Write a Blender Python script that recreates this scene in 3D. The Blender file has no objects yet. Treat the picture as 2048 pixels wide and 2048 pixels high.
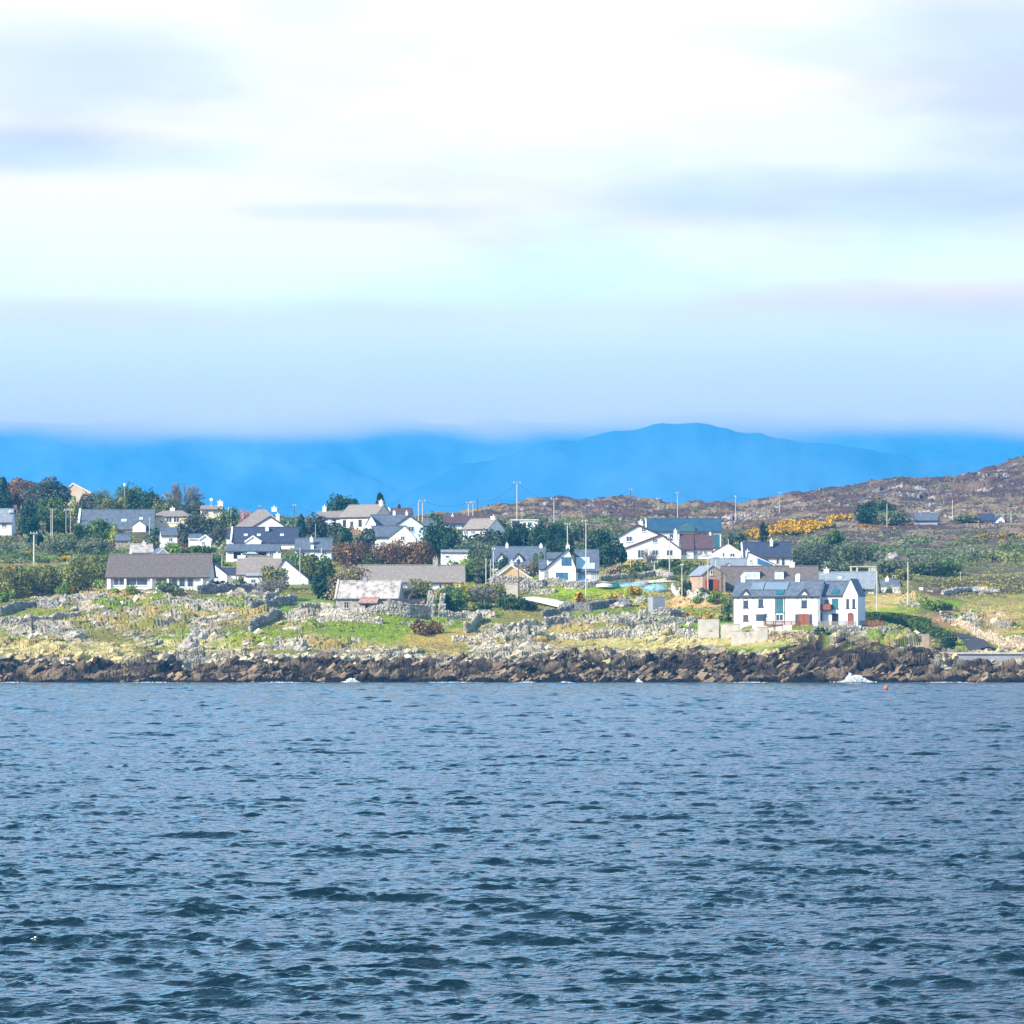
import bpy, math, random
import numpy as np
from mathutils import Vector
R = math.radians
C = bpy.context.scene
COL = bpy.context.scene.collection
# ------------------------------------------------------------------ camera, sky, sun, exposure
F, HOR, EYE, CX = 8000.0, 1299.0, 6.0, 1024.0     # focal length in px of the 2048 px photograph, horizon row, eye height
cam = bpy.data.cameras.new('camera'); camo = bpy.data.objects.new('camera', cam); COL.objects.link(camo)
cam.sensor_width = 36; cam.lens = F/2048*36; cam.shift_y = (HOR-1024)/2048
cam.clip_start = 1; cam.clip_end = 60000
camo.location = (0, 0, EYE); camo.rotation_euler = (R(90), 0, 0)
C.camera = camo
SUN = Vector((-0.72, -0.50, 0.56)).normalized()
w = bpy.data.worlds.new("World"); C.world = w; w.use_nodes = True
def sky_nodes():
    nt = w.node_tree; N = nt.nodes; L = nt.links; N.clear()
    out = N.new('ShaderNodeOutputWorld'); bg = N.new('ShaderNodeBackground'); L.new(bg.outputs[0], out.inputs[0])
    sky = N.new('ShaderNodeTexSky'); sky.sky_type = 'NISHITA'; sky.sun_disc = False
    sky.sun_elevation = math.asin(SUN.z); sky.sun_rotation = math.atan2(SUN.x, SUN.y)
    tc = N.new('ShaderNodeTexCoord'); sep = N.new('ShaderNodeSeparateXYZ'); L.new(tc.outputs['Generated'], sep.inputs[0])
    def mapping(sc, loc=(0,0,0)):
        m = N.new('ShaderNodeMapping'); m.inputs['Scale'].default_value = sc; m.inputs['Location'].default_value = loc
        L.new(tc.outputs['Generated'], m.inputs[0]); return m
    def noise(sc, scale, detail, loc=(0,0,0), rough=0.5, dist=0.0):
        n = N.new('ShaderNodeTexNoise'); n.inputs['Scale'].default_value = scale; n.inputs['Detail'].default_value = detail
        n.inputs['Roughness'].default_value = rough; n.inputs['Distortion'].default_value = dist
        L.new(mapping(sc, loc).outputs[0], n.inputs['Vector']); return n
    def math_(op, a, b=None):
        m = N.new('ShaderNodeMath'); m.operation = op
        for i, v in enumerate((a, b)):
            if v is None: continue
            if isinstance(v, (int, float)): m.inputs[i].default_value = v
            else: L.new(v, m.inputs[i])
        return m.outputs[0]
    def ramp(fac, stops):
        r = N.new('ShaderNodeValToRGB'); L.new(fac, r.inputs[0]); e = r.color_ramp.elements
        r.color_ramp.interpolation = 'B_SPLINE' if len(stops) > 4 else 'EASE'
        e[0].position, e[0].color = stops[0][0], (*stops[0][1], 1); e[1].position, e[1].color = stops[-1][0], (*stops[-1][1], 1)
        for p, c in stops[1:-1]:
            q = e.new(p); q.color = (*c, 1)
        return r.outputs[0]
    def mix(fac, a, b, mode='MIX'):
        m = N.new('ShaderNodeMix'); m.data_type = 'RGBA'; m.blend_type = mode
        if isinstance(fac, (int, float)): m.inputs[0].default_value = fac
        else: L.new(fac, m.inputs[0])
        for i, v in ((6, a), (7, b)):
            if isinstance(v, tuple): m.inputs[i].default_value = (*v, 1)
            else: L.new(v, m.inputs[i])
        return m.outputs[2]
    n1 = noise((4, 4, 26), 1.6, 5, (3.1, 0, 0.4))
    n2 = noise((9, 9, 40), 1.2, 4, (1.7, 2, 0))
    warp = math_('ADD', math_('MULTIPLY', math_('SUBTRACT', n1.outputs[0], 0.5), 0.045), math_('MULTIPLY', math_('SUBTRACT', n2.outputs[0], 0.5), 0.008))
    e = math_('DIVIDE', math_('ADD', sep.outputs[2], warp), 0.18)
    band = ramp(e, SKYBAND)
    # broad lavender-grey thinning of the cloud to the left and right of the view, high up
    n3 = noise((9, 9, 22), 1.0, 5, (8.3, 0.6, 2.2), 0.55)
    grey = ramp(n3.outputs[0], [(0.47, (1, 1, 1)), (0.68, (0.88, 0.89, 0.96))])
    cl = mix(1.0, band, grey, 'MULTIPLY')
    n5 = noise((9, 9, 42), 1.0, 4, (0.3, 4.1, 1.2), 0.5)
    streak = ramp(n5.outputs[0], [(0.36, (0.90, 0.93, 1.0)), (0.60, (1.04, 1.03, 1.02))])
    cl = mix(1.0, cl, streak, 'MULTIPLY')
    # separate darker, lavender cloud patches: (picture column, row, half width, half height, strength) as directions
    for px, py, rx, ry, col, st in CLOUDPATCH:
        n = noise((9, 9, 30), 1.3, 5, (px*0.01, py*0.01, 1), 0.55)
        dx_ = math_('DIVIDE', math_('SUBTRACT', sep.outputs[0], (px-CX)/F), rx/F); dz_ = math_('DIVIDE', math_('SUBTRACT', sep.outputs[2], (HOR-py)/F), ry/F)
        d2 = math_('ADD', math_('MULTIPLY', dx_, dx_), math_('MULTIPLY', dz_, dz_))
        d3 = math_('ADD', d2, math_('MULTIPLY', math_('SUBTRACT', n.outputs[0], 0.5), 3.0))
        mr = N.new('ShaderNodeMapRange'); mr.interpolation_type = 'SMOOTHERSTEP'; L.new(d3, mr.inputs[0])
        mr.inputs[1].default_value = 1.9; mr.inputs[2].default_value = -0.3; mr.inputs[3].default_value = 0; mr.inputs[4].default_value = st
        cl = mix(mr.outputs[0], cl, col, 'MULTIPLY')
    # overhead: broken cloud over the blue of the Nishita sky
    n4 = noise((1, 1, 2.2), 2.2, 6, (0, 0, 5))
    cover = ramp(n4.outputs[0], [(0.40, (0, 0, 0)), (0.62, (1, 1, 1))])
    nis = mix(1.0, sky.outputs[0], (0.10, 0.10, 0.10), 'MULTIPLY')
    over = mix(cover, nis, OVERCLOUD)
    hi = N.new('ShaderNodeMapRange'); hi.interpolation_type = 'SMOOTHSTEP'; L.new(sep.outputs[2], hi.inputs[0])
    hi.inputs[1].default_value = 0.158; hi.inputs[2].default_value = 0.21
    # the cloud thins and darkens towards the zenith
    ze = N.new('ShaderNodeMapRange'); ze.interpolation_type = 'SMOOTHSTEP'; L.new(sep.outputs[2], ze.inputs[0]); ze.inputs[1].default_value = 0.40; ze.inputs[2].default_value = 0.72
    over = mix(ze.outputs[0], over, mix(0.6, nis, (0.20, 0.30, 0.44)))
    L.new(mix(hi.outputs[0], cl, over), bg.inputs[0]); bg.inputs[1].default_value = 1.0
SKYBAND = [(0.0, (0.94, 0.63, 0.60)), (0.277, (1.14, 0.75, 0.68)), (0.3465, (1.04, 0.66, 0.70)), (0.388, (0.83, 0.56, 0.66)), (0.423, (0.92, 0.60, 0.68)), (0.4715, (1.04, 0.76, 0.78)),
           (0.505, (1.52, 1.01, 0.95)), (0.58, (1.79, 1.03, 1.00)), (0.610, (1.14, 0.77, 0.80)), (0.640, (1.31, 0.85, 0.86)), (0.694, (1.55, 0.95, 0.90)),
           (0.7285, (1.06, 0.79, 0.84)), (0.798, (1.30, 0.92, 0.90)), (0.902, (1.25, 0.90, 0.92)), (1.0, (0.99, 0.79, 0.95))]
LAV = (0.70, 0.72, 0.84); BLU = (0.76, 0.84, 0.96)
CLOUDPATCH = [(110,190,330,150,LAV,.9),(60,320,420,45,LAV,.8),(2000,170,420,210,LAV,.95),(1700,400,520,60,BLU,.9),(1960,660,230,70,LAV,.6),(720,430,230,22,BLU,.8),(1000,745,620,38,BLU,.6),(300,640,500,40,BLU,.35),(620,30,160,40,LAV,.6)]
OVERCLOUD = (0.74, 1.42, 2.05)
sky_nodes()
sl = bpy.data.lights.new('sun', 'SUN'); sl.energy = 5.0; sl.angle = R(0.5); sl.color = (1.0, 0.95, 0.86)
slo = bpy.data.objects.new('sun', sl); slo.rotation_euler = SUN.to_track_quat('Z', 'Y').to_euler(); slo.location = (-400, -200, 500); COL.objects.link(slo)
C.view_settings.view_transform = 'Standard'; C.view_settings.look = 'None'; C.view_settings.exposure = 0.74; C.view_settings.gamma = 1
C.view_settings.use_curve_mapping = False
cy = C.cycles
cy.max_bounces = 5; cy.diffuse_bounces = 2; cy.glossy_bounces = 2; cy.volume_bounces = 2; cy.transmission_bounces = 2; cy.transparent_max_bounces = 8
cy.caustics_reflective = False; cy.caustics_refractive = False
cy.use_denoising = True
try: cy.denoiser = 'OPENIMAGEDENOISE'; cy.denoising_input_passes = 'RGB_ALBEDO_NORMAL'
except Exception: pass

# ------------------------------------------------------------------ helpers
rng = np.random.default_rng(7)
random.seed(7)
def P(px, py, Y): return Vector(((px-CX)/F*Y, Y, EYE+(HOR-py)/F*Y))
def tag(o, label=None, cat=None, group=None, kind=None):
    if label: o['label'] = label
    if cat: o['category'] = cat; kind = kind or 'thing'
    if group: o['group'] = group
    if kind: o['kind'] = kind
    return o
def empty(name, loc, rz=0, **k):
    o = bpy.data.objects.new(name, None); o.empty_display_size = 0.5; COL.objects.link(o)
    o.location = loc; o.rotation_euler = (0, 0, rz); return tag(o, **k)
def npmesh(name, V, Fc, mat, parent=None, smooth=False, attrs=None, loc=None, **k):
    """V (n,3); Fc (m,3|4)"""
    V = np.ascontiguousarray(V, dtype=np.float32); Fc = np.ascontiguousarray(Fc, dtype=np.int32)
    me = bpy.data.meshes.new(name); n, m, q = len(V), len(Fc), Fc.shape[1]
    me.vertices.add(n); me.vertices.foreach_set('co', V.ravel())
    me.loops.add(m*q); me.loops.foreach_set('vertex_index', Fc.ravel())
    me.polygons.add(m); me.polygons.foreach_set('loop_start', np.arange(0, m*q, q, dtype=np.int32))
    me.polygons.foreach_set('loop_total', np.full(m, q, dtype=np.int32))
    me.polygons.foreach_set('use_smooth', np.full(m, smooth))
    if attrs:
        for an, av in attrs.items():
            a = me.attributes.new(an, 'FLOAT_COLOR', 'POINT')
            a.data.foreach_set('color', np.ascontiguousarray(np.c_[av, np.ones(n)], dtype=np.float32).ravel())
    me.update(); me.validate()
    me.materials.append(mat)
    o = bpy.data.objects.new(name, me); COL.objects.link(o)
    if parent: o.parent = parent
    if loc is not None: o.location = loc
    return tag(o, **k)
class MB:
    """collects boxes, prisms, tubes; build() links ONE mesh"""
    def __init__(s): s.v = []; s.f = []
    def add(s, vs, fs):
        b = len(s.v); s.v += [tuple(v) for v in vs]; s.f += [tuple(b+i for i in f) for f in fs]; return s
    def box(s, x0, x1, y0, y1, z0, z1):
        return s.add([(x0,y0,z0),(x1,y0,z0),(x1,y1,z0),(x0,y1,z0),(x0,y0,z1),(x1,y0,z1),(x1,y1,z1),(x0,y1,z1)],
                     [(3,2,1,0),(4,5,6,7),(0,1,5,4),(1,2,6,5),(2,3,7,6),(3,0,4,7)])
    def prism(s, pts, axis, a, b):
        """pts 2D outline; extruded from a to b along axis ('x': pts=(y,z); 'y': pts=(x,z))"""
        n = len(pts)
        mk = (lambda p, t: (t, p[0], p[1])) if axis == 'x' else ((lambda p, t: (p[0], t, p[1])) if axis == 'y' else (lambda p, t: (p[0], p[1], t)))
        vs = [mk(p, a) for p in pts] + [mk(p, b) for p in pts]
        return s.add(vs, [tuple(range(n))[::-1], tuple(range(n, 2*n))] + [(i, (i+1) % n, n+(i+1) % n, n+i) for i in range(n)])
    def tube(s, p0, p1, r0, r1=None, n=7):
        r1 = r0 if r1 is None else r1
        p0, p1 = Vector(p0), Vector(p1); d = (p1-p0).normalized()
        u = d.orthogonal().normalized(); v = d.cross(u)
        vs = []
        for p, r in ((p0, r0), (p1, r1)):
            for i in range(n):
                a = 2*math.pi*i/n; vs.append(p+u*math.cos(a)*r+v*math.sin(a)*r)
        return s.add(vs, [tuple(range(n))[::-1], tuple(range(n, 2*n))] + [(i, (i+1) % n, n+(i+1) % n, n+i) for i in range(n)])
    def build(s, name, mat, parent=None, smooth=False, bevel=0, **k):
        me = bpy.data.meshes.new(name); me.from_pydata(s.v, [], s.f)
        import bmesh
        bm = bmesh.new(); bm.from_mesh(me); bmesh.ops.recalc_face_normals(bm, faces=bm.faces)
        if bevel: bmesh.ops.bevel(bm, geom=bm.edges[:], offset=bevel, segments=1, affect='EDGES')
        bm.to_mesh(me); bm.free()
        me.polygons.foreach_set('use_smooth', [smooth]*len(me.polygons)); me.materials.append(mat)
        o = bpy.data.objects.new(name, me); COL.objects.link(o)
        if parent: o.parent = parent
        return tag(o, **k)
# ---- numpy noise
def h2(ix, iy, seed):
    n = (ix.astype(np.int64)*374761393 + iy.astype(np.int64)*668265263 + seed*1442695041) & 0xffffffff
    n = ((n ^ (n >> 13)) * 1274126177) & 0xffffffff
    n = (n ^ (n >> 16)) & 0xffffff
    return n/float(0xffffff)
def vnoise(x, y, seed=0):
    ix, iy = np.floor(x), np.floor(y); fx, fy = x-ix, y-iy
    ux, uy = fx*fx*(3-2*fx), fy*fy*(3-2*fy)
    a, b, c, d = h2(ix, iy, seed), h2(ix+1, iy, seed), h2(ix, iy+1, seed), h2(ix+1, iy+1, seed)
    return (a*(1-ux)+b*ux)*(1-uy)+(c*(1-ux)+d*ux)*uy
def fbm(x, y, seed=0, oct=4, gain=0.5):
    s = np.zeros_like(x); a = 1.0; t = 0
    for i in range(oct):
        s += a*vnoise(x*(2.03**i)+17*i, y*(2.03**i)-9*i, seed+i*31); t += a; a *= gain
    return s/t
def blocks(x, y, seed, tilt=1.0):
    """angular blocks: each jittered cell is a tilted plane with its own height. returns (height 0..1 with tilt, edge distance)"""
    ix, iy = np.floor(x), np.floor(y)
    best = np.full_like(x, 1e9); sec = np.full_like(x, 1e9); hv = np.zeros_like(x)
    for dx in (-1, 0, 1):
        for dy in (-1, 0, 1):
            cx_, cy_ = ix+dx, iy+dy
            qx, qy = cx_+h2(cx_, cy_, seed), cy_+h2(cx_, cy_, seed+1)
            ex, ey = x-qx, y-qy; d = ex*ex+ey*ey
            hh = h2(cx_, cy_, seed+2)+tilt*(ex*(h2(cx_, cy_, seed+3)-0.5)+ey*(h2(cx_, cy_, seed+4)-0.5))
            closer = d < best
            sec = np.where(closer, best, np.minimum(sec, d)); hv = np.where(closer, hh, hv); best = np.where(closer, d, best)
    return hv, np.sqrt(sec)-np.sqrt(best)
def sstep(a, b, x):
    t = np.clip((x-a)/(b-a), 0, 1); return t*t*(3-2*t)

# ---- materials
MATS = {}
def newmat(name):
    m = bpy.data.materials.new(name); m.use_nodes = True; MATS[name] = m
    return m, m.node_tree.nodes, m.node_tree.links, m.node_tree.nodes['Principled BSDF']
def mat(name, c1, c2=None, scale=1.0, rough=0.85, bump=0.0, bscale=8.0, detail=6, lo=0.35, hi=0.65, stretch=(1,1,1), attr=None, spec=0.3, metal=0, brick=None):
    m, N, L, b = newmat(name)
    b.inputs['Roughness'].default_value = rough; b.inputs['Specular IOR Level'].default_value = spec; b.inputs['Metallic'].default_value = metal
    tc = N.new('ShaderNodeTexCoord'); mp = N.new('ShaderNodeMapping'); mp.inputs['Scale'].default_value = stretch
    L.new(tc.outputs['Object'], mp.inputs[0])
    n = N.new('ShaderNodeTexNoise'); n.inputs['Scale'].default_value = scale; n.inputs['Detail'].default_value = detail; n.inputs['Roughness'].default_value = 0.6
    L.new(mp.outputs[0], n.inputs['Vector'])
    r = N.new('ShaderNodeValToRGB'); r.color_ramp.elements[0].position = lo; r.color_ramp.elements[1].position = hi
    r.color_ramp.elements[0].color = (*c1, 1); r.color_ramp.elements[1].color = (*(c2 or c1), 1)
    L.new(n.outputs[0], r.inputs[0]); col = r.outputs[0]
    if brick:   # courses of slates or tiles: (course height, darkening)
        wv = N.new('ShaderNodeTexWave'); wv.bands_direction = 'Z'; wv.inputs['Scale'].default_value = 1/brick[0]; wv.inputs['Distortion'].default_value = 1.5
        wv.inputs['Detail'].default_value = 3; wv.inputs['Detail Scale'].default_value = 3
        L.new(tc.outputs['Object'], wv.inputs['Vector'])
        mx = N.new('ShaderNodeMix'); mx.data_type = 'RGBA'; mx.blend_type = 'MULTIPLY'; mx.inputs[0].default_value = brick[1]
        L.new(col, mx.inputs[6]); L.new(wv.outputs[0], mx.inputs[7]); col = mx.outputs[2]
    if attr:
        at = N.new('ShaderNodeAttribute'); at.attribute_name = attr
        mx = N.new('ShaderNodeMix'); mx.data_type = 'RGBA'; mx.blend_type = 'MULTIPLY'; mx.inputs[0].default_value = 1
        L.new(col, mx.inputs[6]); L.new(at.outputs['Color'], mx.inputs[7]); col = mx.outputs[2]
    L.new(col, b.inputs['Base Color'])
    if bump:
        n2 = N.new('ShaderNodeTexNoise'); n2.inputs['Scale'].default_value = bscale; n2.inputs['Detail'].default_value = 5
        L.new(tc.outputs['Object'], n2.inputs['Vector'])
        bp = N.new('ShaderNodeBump'); bp.inputs['Strength'].default_value = 1; bp.inputs['Distance'].default_value = bump
        L.new(n2.outputs[0], bp.inputs['Height']); L.new(bp.outputs[0], b.inputs['Normal'])
    return m
def leafmat(name, c1, c2, scale=0.5):
    m, N, L, b = newmat(name)
    b.inputs['Roughness'].default_value = 0.75; b.inputs['Specular IOR Level'].default_value = 0.15
    g = N.new('ShaderNodeNewGeometry'); n = N.new('ShaderNodeTexNoise'); n.inputs['Scale'].default_value = scale; n.inputs['Detail'].default_value = 4
    L.new(g.outputs['Position'], n.inputs['Vector'])
    r = N.new('ShaderNodeValToRGB'); r.color_ramp.elements[0].position = 0.38; r.color_ramp.elements[1].position = 0.62
    r.color_ramp.elements[0].color = (*c1, 1); r.color_ramp.elements[1].color = (*c2, 1)
    L.new(n.outputs[0], r.inputs[0])
    at = N.new('ShaderNodeAttribute'); at.attribute_name = 'tint'
    mx = N.new('ShaderNodeMix'); mx.data_type = 'RGBA'; mx.blend_type = 'MULTIPLY'; mx.inputs[0].default_value = 1
    L.new(r.outputs[0], mx.inputs[6]); L.new(at.outputs['Color'], mx.inputs[7]); L.new(mx.outputs[2], b.inputs['Base Color'])
    t = N.new('ShaderNodeBsdfTranslucent'); L.new(mx.outputs[2], t.inputs[0])
    ms = N.new('ShaderNodeMixShader'); ms.inputs[0].default_value = 0.22
    L.new(b.outputs[0], ms.inputs[1]); L.new(t.outputs[0], ms.inputs[2]); L.new(ms.outputs[0], N['Material Output'].inputs[0])
    return m
M = {}
M['white'] = mat('white_render', (0.62, 0.61, 0.57), (0.84, 0.84, 0.82), 0.9, 0.9, 0.01, lo=0.30, hi=0.52, stretch=(1, 1, .35))
M['bluewhite'] = mat('blue_white_render', (0.62, 0.70, 0.78), (0.70, 0.76, 0.82), 0.6, 0.9)
M['cream'] = mat('cream_render', (0.78, 0.62, 0.38), (0.82, 0.70, 0.48), 0.6, 0.9)
M['palecream'] = mat('pale_cream_render', (0.80, 0.72, 0.55), (0.84, 0.78, 0.64), 0.6, 0.9)
M['mutedpeach'] = mat('muted_peach_render', (0.58, 0.44, 0.31), (0.66, 0.52, 0.38), 0.5, 0.9)
M['peach'] = mat('peach_render', (0.72, 0.46, 0.22), (0.76, 0.52, 0.28), 0.5, 0.9)
M['navy'] = mat('navy_slate', (0.045, 0.055, 0.10), (0.075, 0.085, 0.14), 1.5, 0.6, 0.02, 3, brick=(0.6, 0.35))
M['slate'] = mat('blue_grey_slate', (0.10, 0.125, 0.17), (0.17, 0.20, 0.25), 1.2, 0.6, 0.02, 3, brick=(0.6, 0.4))
M['lightslate'] = mat('light_grey_slate', (0.22, 0.25, 0.29), (0.32, 0.35, 0.38), 1.2, 0.6, 0.02, 3, brick=(0.6, 0.3))
M['brown'] = mat('brown_roof_tiles', (0.14, 0.115, 0.105), (0.22, 0.18, 0.165), 2.0, 0.85, 0.03, 3, brick=(0.7, 0.45))
M['tan'] = mat('tan_roof_tiles', (0.26, 0.22, 0.19), (0.36, 0.31, 0.27), 2.0, 0.85, 0.03, 3, brick=(0.7, 0.35))
M['maroon'] = mat('maroon_roof_tiles', (0.10, 0.055, 0.065), (0.17, 0.10, 0.11), 2.0, 0.8, 0.03, 3, brick=(0.7, 0.4))
M['teal'] = mat('teal_metal_roof', (0.03, 0.085, 0.15), (0.05, 0.12, 0.19), 0.7, 0.5, brick=(1.2, 0.25))
M['stoneroof'] = mat('bleached_lichen_slates', (0.24, 0.21, 0.20), (0.55, 0.49, 0.44), 0.9, 0.9, 0.03, 3, lo=0.36, hi=0.52, brick=(0.5, 0.3))
M['rust'] = mat('rusty_corrugated_iron', (0.30, 0.15, 0.11), (0.44, 0.29, 0.23), 1.5, 0.8)
M['stone'] = mat('granite_stone', (0.22, 0.20, 0.18), (0.50, 0.46, 0.40), 1.8, 0.95, 0.06, 3, attr=None)
M['drystone'] = mat('dry_stone', (0.40, 0.37, 0.33), (0.70, 0.66, 0.58), 0.9, 0.95, 0.04, 4, attr='tint')
M['redstone'] = mat('pinkish_stone_wall', (0.38, 0.26, 0.18), (0.50, 0.36, 0.26), 1.5, 0.95, 0.04, 4)
M['conc'] = mat('concrete', (0.42, 0.38, 0.31), (0.55, 0.51, 0.42), 0.8, 0.9, 0.01)
M['greyconc'] = mat('grey_concrete', (0.27, 0.28, 0.31), (0.34, 0.35, 0.38), 0.8, 0.9, 0.01)
M['glass'] = mat('window_glass', (0.02, 0.05, 0.08), (0.03, 0.07, 0.11), 1, 0.12, spec=0.8)
M['blueglass'] = mat('blue_window_glass', (0.01, 0.12, 0.26), (0.02, 0.17, 0.34), 1, 0.12, spec=0.8)
M['tealglass'] = mat('teal_glass', (0.015, 0.12, 0.15), (0.025, 0.16, 0.19), 1, 0.15, spec=0.8)
M['paleglass'] = mat('pale_roof_glass', (0.45, 0.58, 0.62), (0.52, 0.64, 0.66), 1, 0.3, spec=0.6)
M['frame'] = mat('white_frame', (0.72, 0.74, 0.76), rough=0.6)
M['darkframe'] = mat('dark_frame', (0.05, 0.05, 0.06), rough=0.6)
M['redwood'] = mat('red_brown_timber', (0.22, 0.06, 0.035), (0.30, 0.09, 0.05), 3, 0.6)
M['reddoor'] = mat('red_painted_door', (0.50, 0.07, 0.02), (0.58, 0.11, 0.04), 3, 0.7)
M['black'] = mat('dark_opening', (0.012, 0.012, 0.016), rough=0.9)
M['fascia'] = mat('dark_fascia', (0.05, 0.055, 0.07), rough=0.7)
M['pole'] = mat('weathered_pole', (0.50, 0.46, 0.38), (0.62, 0.58, 0.48), 2, 0.9)
M['darkpole'] = mat('creosoted_pole', (0.10, 0.075, 0.07), (0.16, 0.11, 0.10), 2, 0.9)
M['ceramic'] = mat('insulator_ceramic', (0.75, 0.75, 0.72), rough=0.4)
M['galv'] = mat('galvanised_metal', (0.30, 0.32, 0.34), rough=0.6, metal=0.4)
M['wire'] = mat('wire', (0.06, 0.06, 0.07), rough=0.7)
M['timber'] = mat('silvered_timber', (0.30, 0.22, 0.17), (0.42, 0.33, 0.26), 2, 0.9)
M['asphalt'] = mat('asphalt', (0.045, 0.045, 0.055), (0.065, 0.065, 0.075), 2, 0.95)
M['gravel'] = mat('gravel', (0.60, 0.54, 0.42), (0.70, 0.64, 0.52), 1, 0.95)
M['solar'] = mat('solar_panel', (0.16, 0.21, 0.27), (0.20, 0.25, 0.31), 0.5, 0.25, spec=0.8)
M['tarp'] = mat('teal_tarpaulin', (0.07, 0.24, 0.25), (0.34, 0.47, 0.46), 1.2, 0.6)
M['hull'] = mat('pale_hull', (0.62, 0.55, 0.52), (0.72, 0.68, 0.64), 1, 0.6)
M['carpaint'] = mat('dark_car_paint', (0.03, 0.05, 0.08), rough=0.3, spec=0.7)
M['bark'] = mat('bark', (0.09, 0.07, 0.055), (0.16, 0.13, 0.10), 3, 0.95)
M['twig'] = mat('grey_twigs', (0.20, 0.19, 0.20), (0.32, 0.29, 0.28), 2, 0.95)
M['buoy'] = mat('orange_buoy', (0.75, 0.16, 0.05), rough=0.5)
M['gull'] = mat('gull_white', (0.82, 0.82, 0.82), rough=0.8)
M['gullgrey'] = mat('gull_grey', (0.35, 0.37, 0.40), rough=0.8)
M['gullbill'] = mat('gull_bill', (0.7, 0.42, 0.05), rough=0.6)
LM = {
 'dark': leafmat('dark_evergreen_leaves', (0.024, 0.055, 0.036), (0.070, 0.125, 0.062)),
 'mid': leafmat('mid_green_leaves', (0.060, 0.110, 0.032), (0.17, 0.24, 0.065)),
 'bright': leafmat('bright_green_leaves', (0.13, 0.22, 0.035), (0.30, 0.40, 0.07)),
 'yellow': leafmat('yellow_green_leaves', (0.28, 0.30, 0.06), (0.50, 0.50, 0.10)),
 'olive': leafmat('olive_leaves', (0.11, 0.125, 0.035), (0.33, 0.32, 0.10)),
 'russet': leafmat('russet_foliage', (0.12, 0.062, 0.034), (0.33, 0.19, 0.10)),
 'grey': leafmat('grey_green_leaves', (0.11, 0.14, 0.08), (0.22, 0.25, 0.13)),
 'tan': leafmat('tan_foliage', (0.20, 0.16, 0.09), (0.42, 0.34, 0.20)),
 'purple': leafmat('slate_green_foliage', (0.055, 0.075, 0.058), (0.16, 0.165, 0.11)),
 'pink': leafmat('pink_blossom', (0.42, 0.20, 0.22), (0.62, 0.40, 0.38)),
 'gorse': leafmat('gorse_blossom', (0.66, 0.32, 0.01), (0.85, 0.50, 0.015)),
}
PADLIST = [ # level ground under each building: px, py, distance, radius
 (322,1180,834,8),(760,1224,800,7),(820,1180,838,9),(1138,1165,850,8),(1018,1164,846,4),(1345,1120,930,14),(1545,1251,769,7.5),(1600,1251,769,7.5),(1690,1251,769,6),
 (1545,1190,818,10),(1415,1182,812,4),(1695,1188,835,8),(1312,1226,790,2),(1417,1277,766,3),(527,1100,945,9),(520,1060,1000,8),(790,1074,1000,8),
 (730,1057,1020,7),(235,1066,1005,10),(343,1060,1010,6),(590,1170,865,6),(500,1172,865,6),(442,1168,872,3),(940,1062,1045,7),(1532,1132,890,8)]
# ------------------------------------------------------------------ terrain
GC = [-300, 0, 150, 300, 450, 600, 750, 900, 1050, 1200, 1350, 1450, 1550, 1650, 1750, 1850, 1900, 1960, 2048, 2300]
GR = {
 745: [1332,1332,1333,1330,1332,1335,1335,1336,1334,1330,1326,1322,1312,1302,1298,1310,1330,1337,1332,1332],
 754: [1312,1312,1312,1312,1310,1308,1312,1314,1312,1308,1304,1300,1285,1278,1274,1282,1314,1318,1314,1312],
 764: [1288,1288,1285,1288,1290,1280,1288,1292,1288,1290,1288,1272,1268,1272,1270,1268,1304,1306,1300,1296],
 775: [1262,1262,1266,1270,1262,1255,1268,1270,1272,1270,1262,1254,1250,1250,1252,1260,1285,1290,1280,1275],
 790: [1240,1242,1246,1240,1235,1240,1240,1250,1255,1245,1240,1235,1232,1232,1232,1240,1262,1270,1262,1258],
 805: [1220,1222,1222,1215,1212,1220,1222,1226,1232,1222,1220,1212,1210,1215,1212,1222,1240,1250,1245,1240],
 820: [1200,1202,1200,1195,1195,1203,1205,1206,1212,1205,1200,1195,1192,1198,1198,1205,1220,1228,1225,1222],
 835: [1188,1188,1184,1180,1182,1190,1190,1188,1195,1190,1185,1182,1180,1185,1182,1190,1202,1210,1208,1205],
 860: [1168,1168,1165,1168,1168,1172,1170,1165,1166,1160,1160,1165,1165,1168,1165,1168,1175,1180,1175,1172],
 900: [1138,1138,1138,1138,1138,1142,1140,1138,1140,1138,1140,1142,1142,1140,1140,1142,1148,1150,1146,1145],
 940: [1112,1110,1108,1108,1105,1112,1115,1114,1115,1118,1116,1118,1118,1116,1116,1118,1122,1124,1120,1118],
 1000: [1078,1075,1070,1068,1075,1080,1080,1082,1085,1090,1090,1090,1088,1084,1082,1084,1086,1086,1082,1080],
 1080: [1048,1045,1040,1040,1045,1052,1052,1055,1058,1060,1062,1062,1058,1050,1046,1044,1044,1044,1040,1038],
 1200: [1018,1015,1012,1015,1032,1045,1042,1042,1036,1034,1038,1038,1028,1015,1008,1004,1002,1000,996,990],
 1350: [1010,1008,1008,1018,1045,1055,1050,1040,1018,1018,1025,1025,1010,990,982,975,970,962,950,940]}
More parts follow.
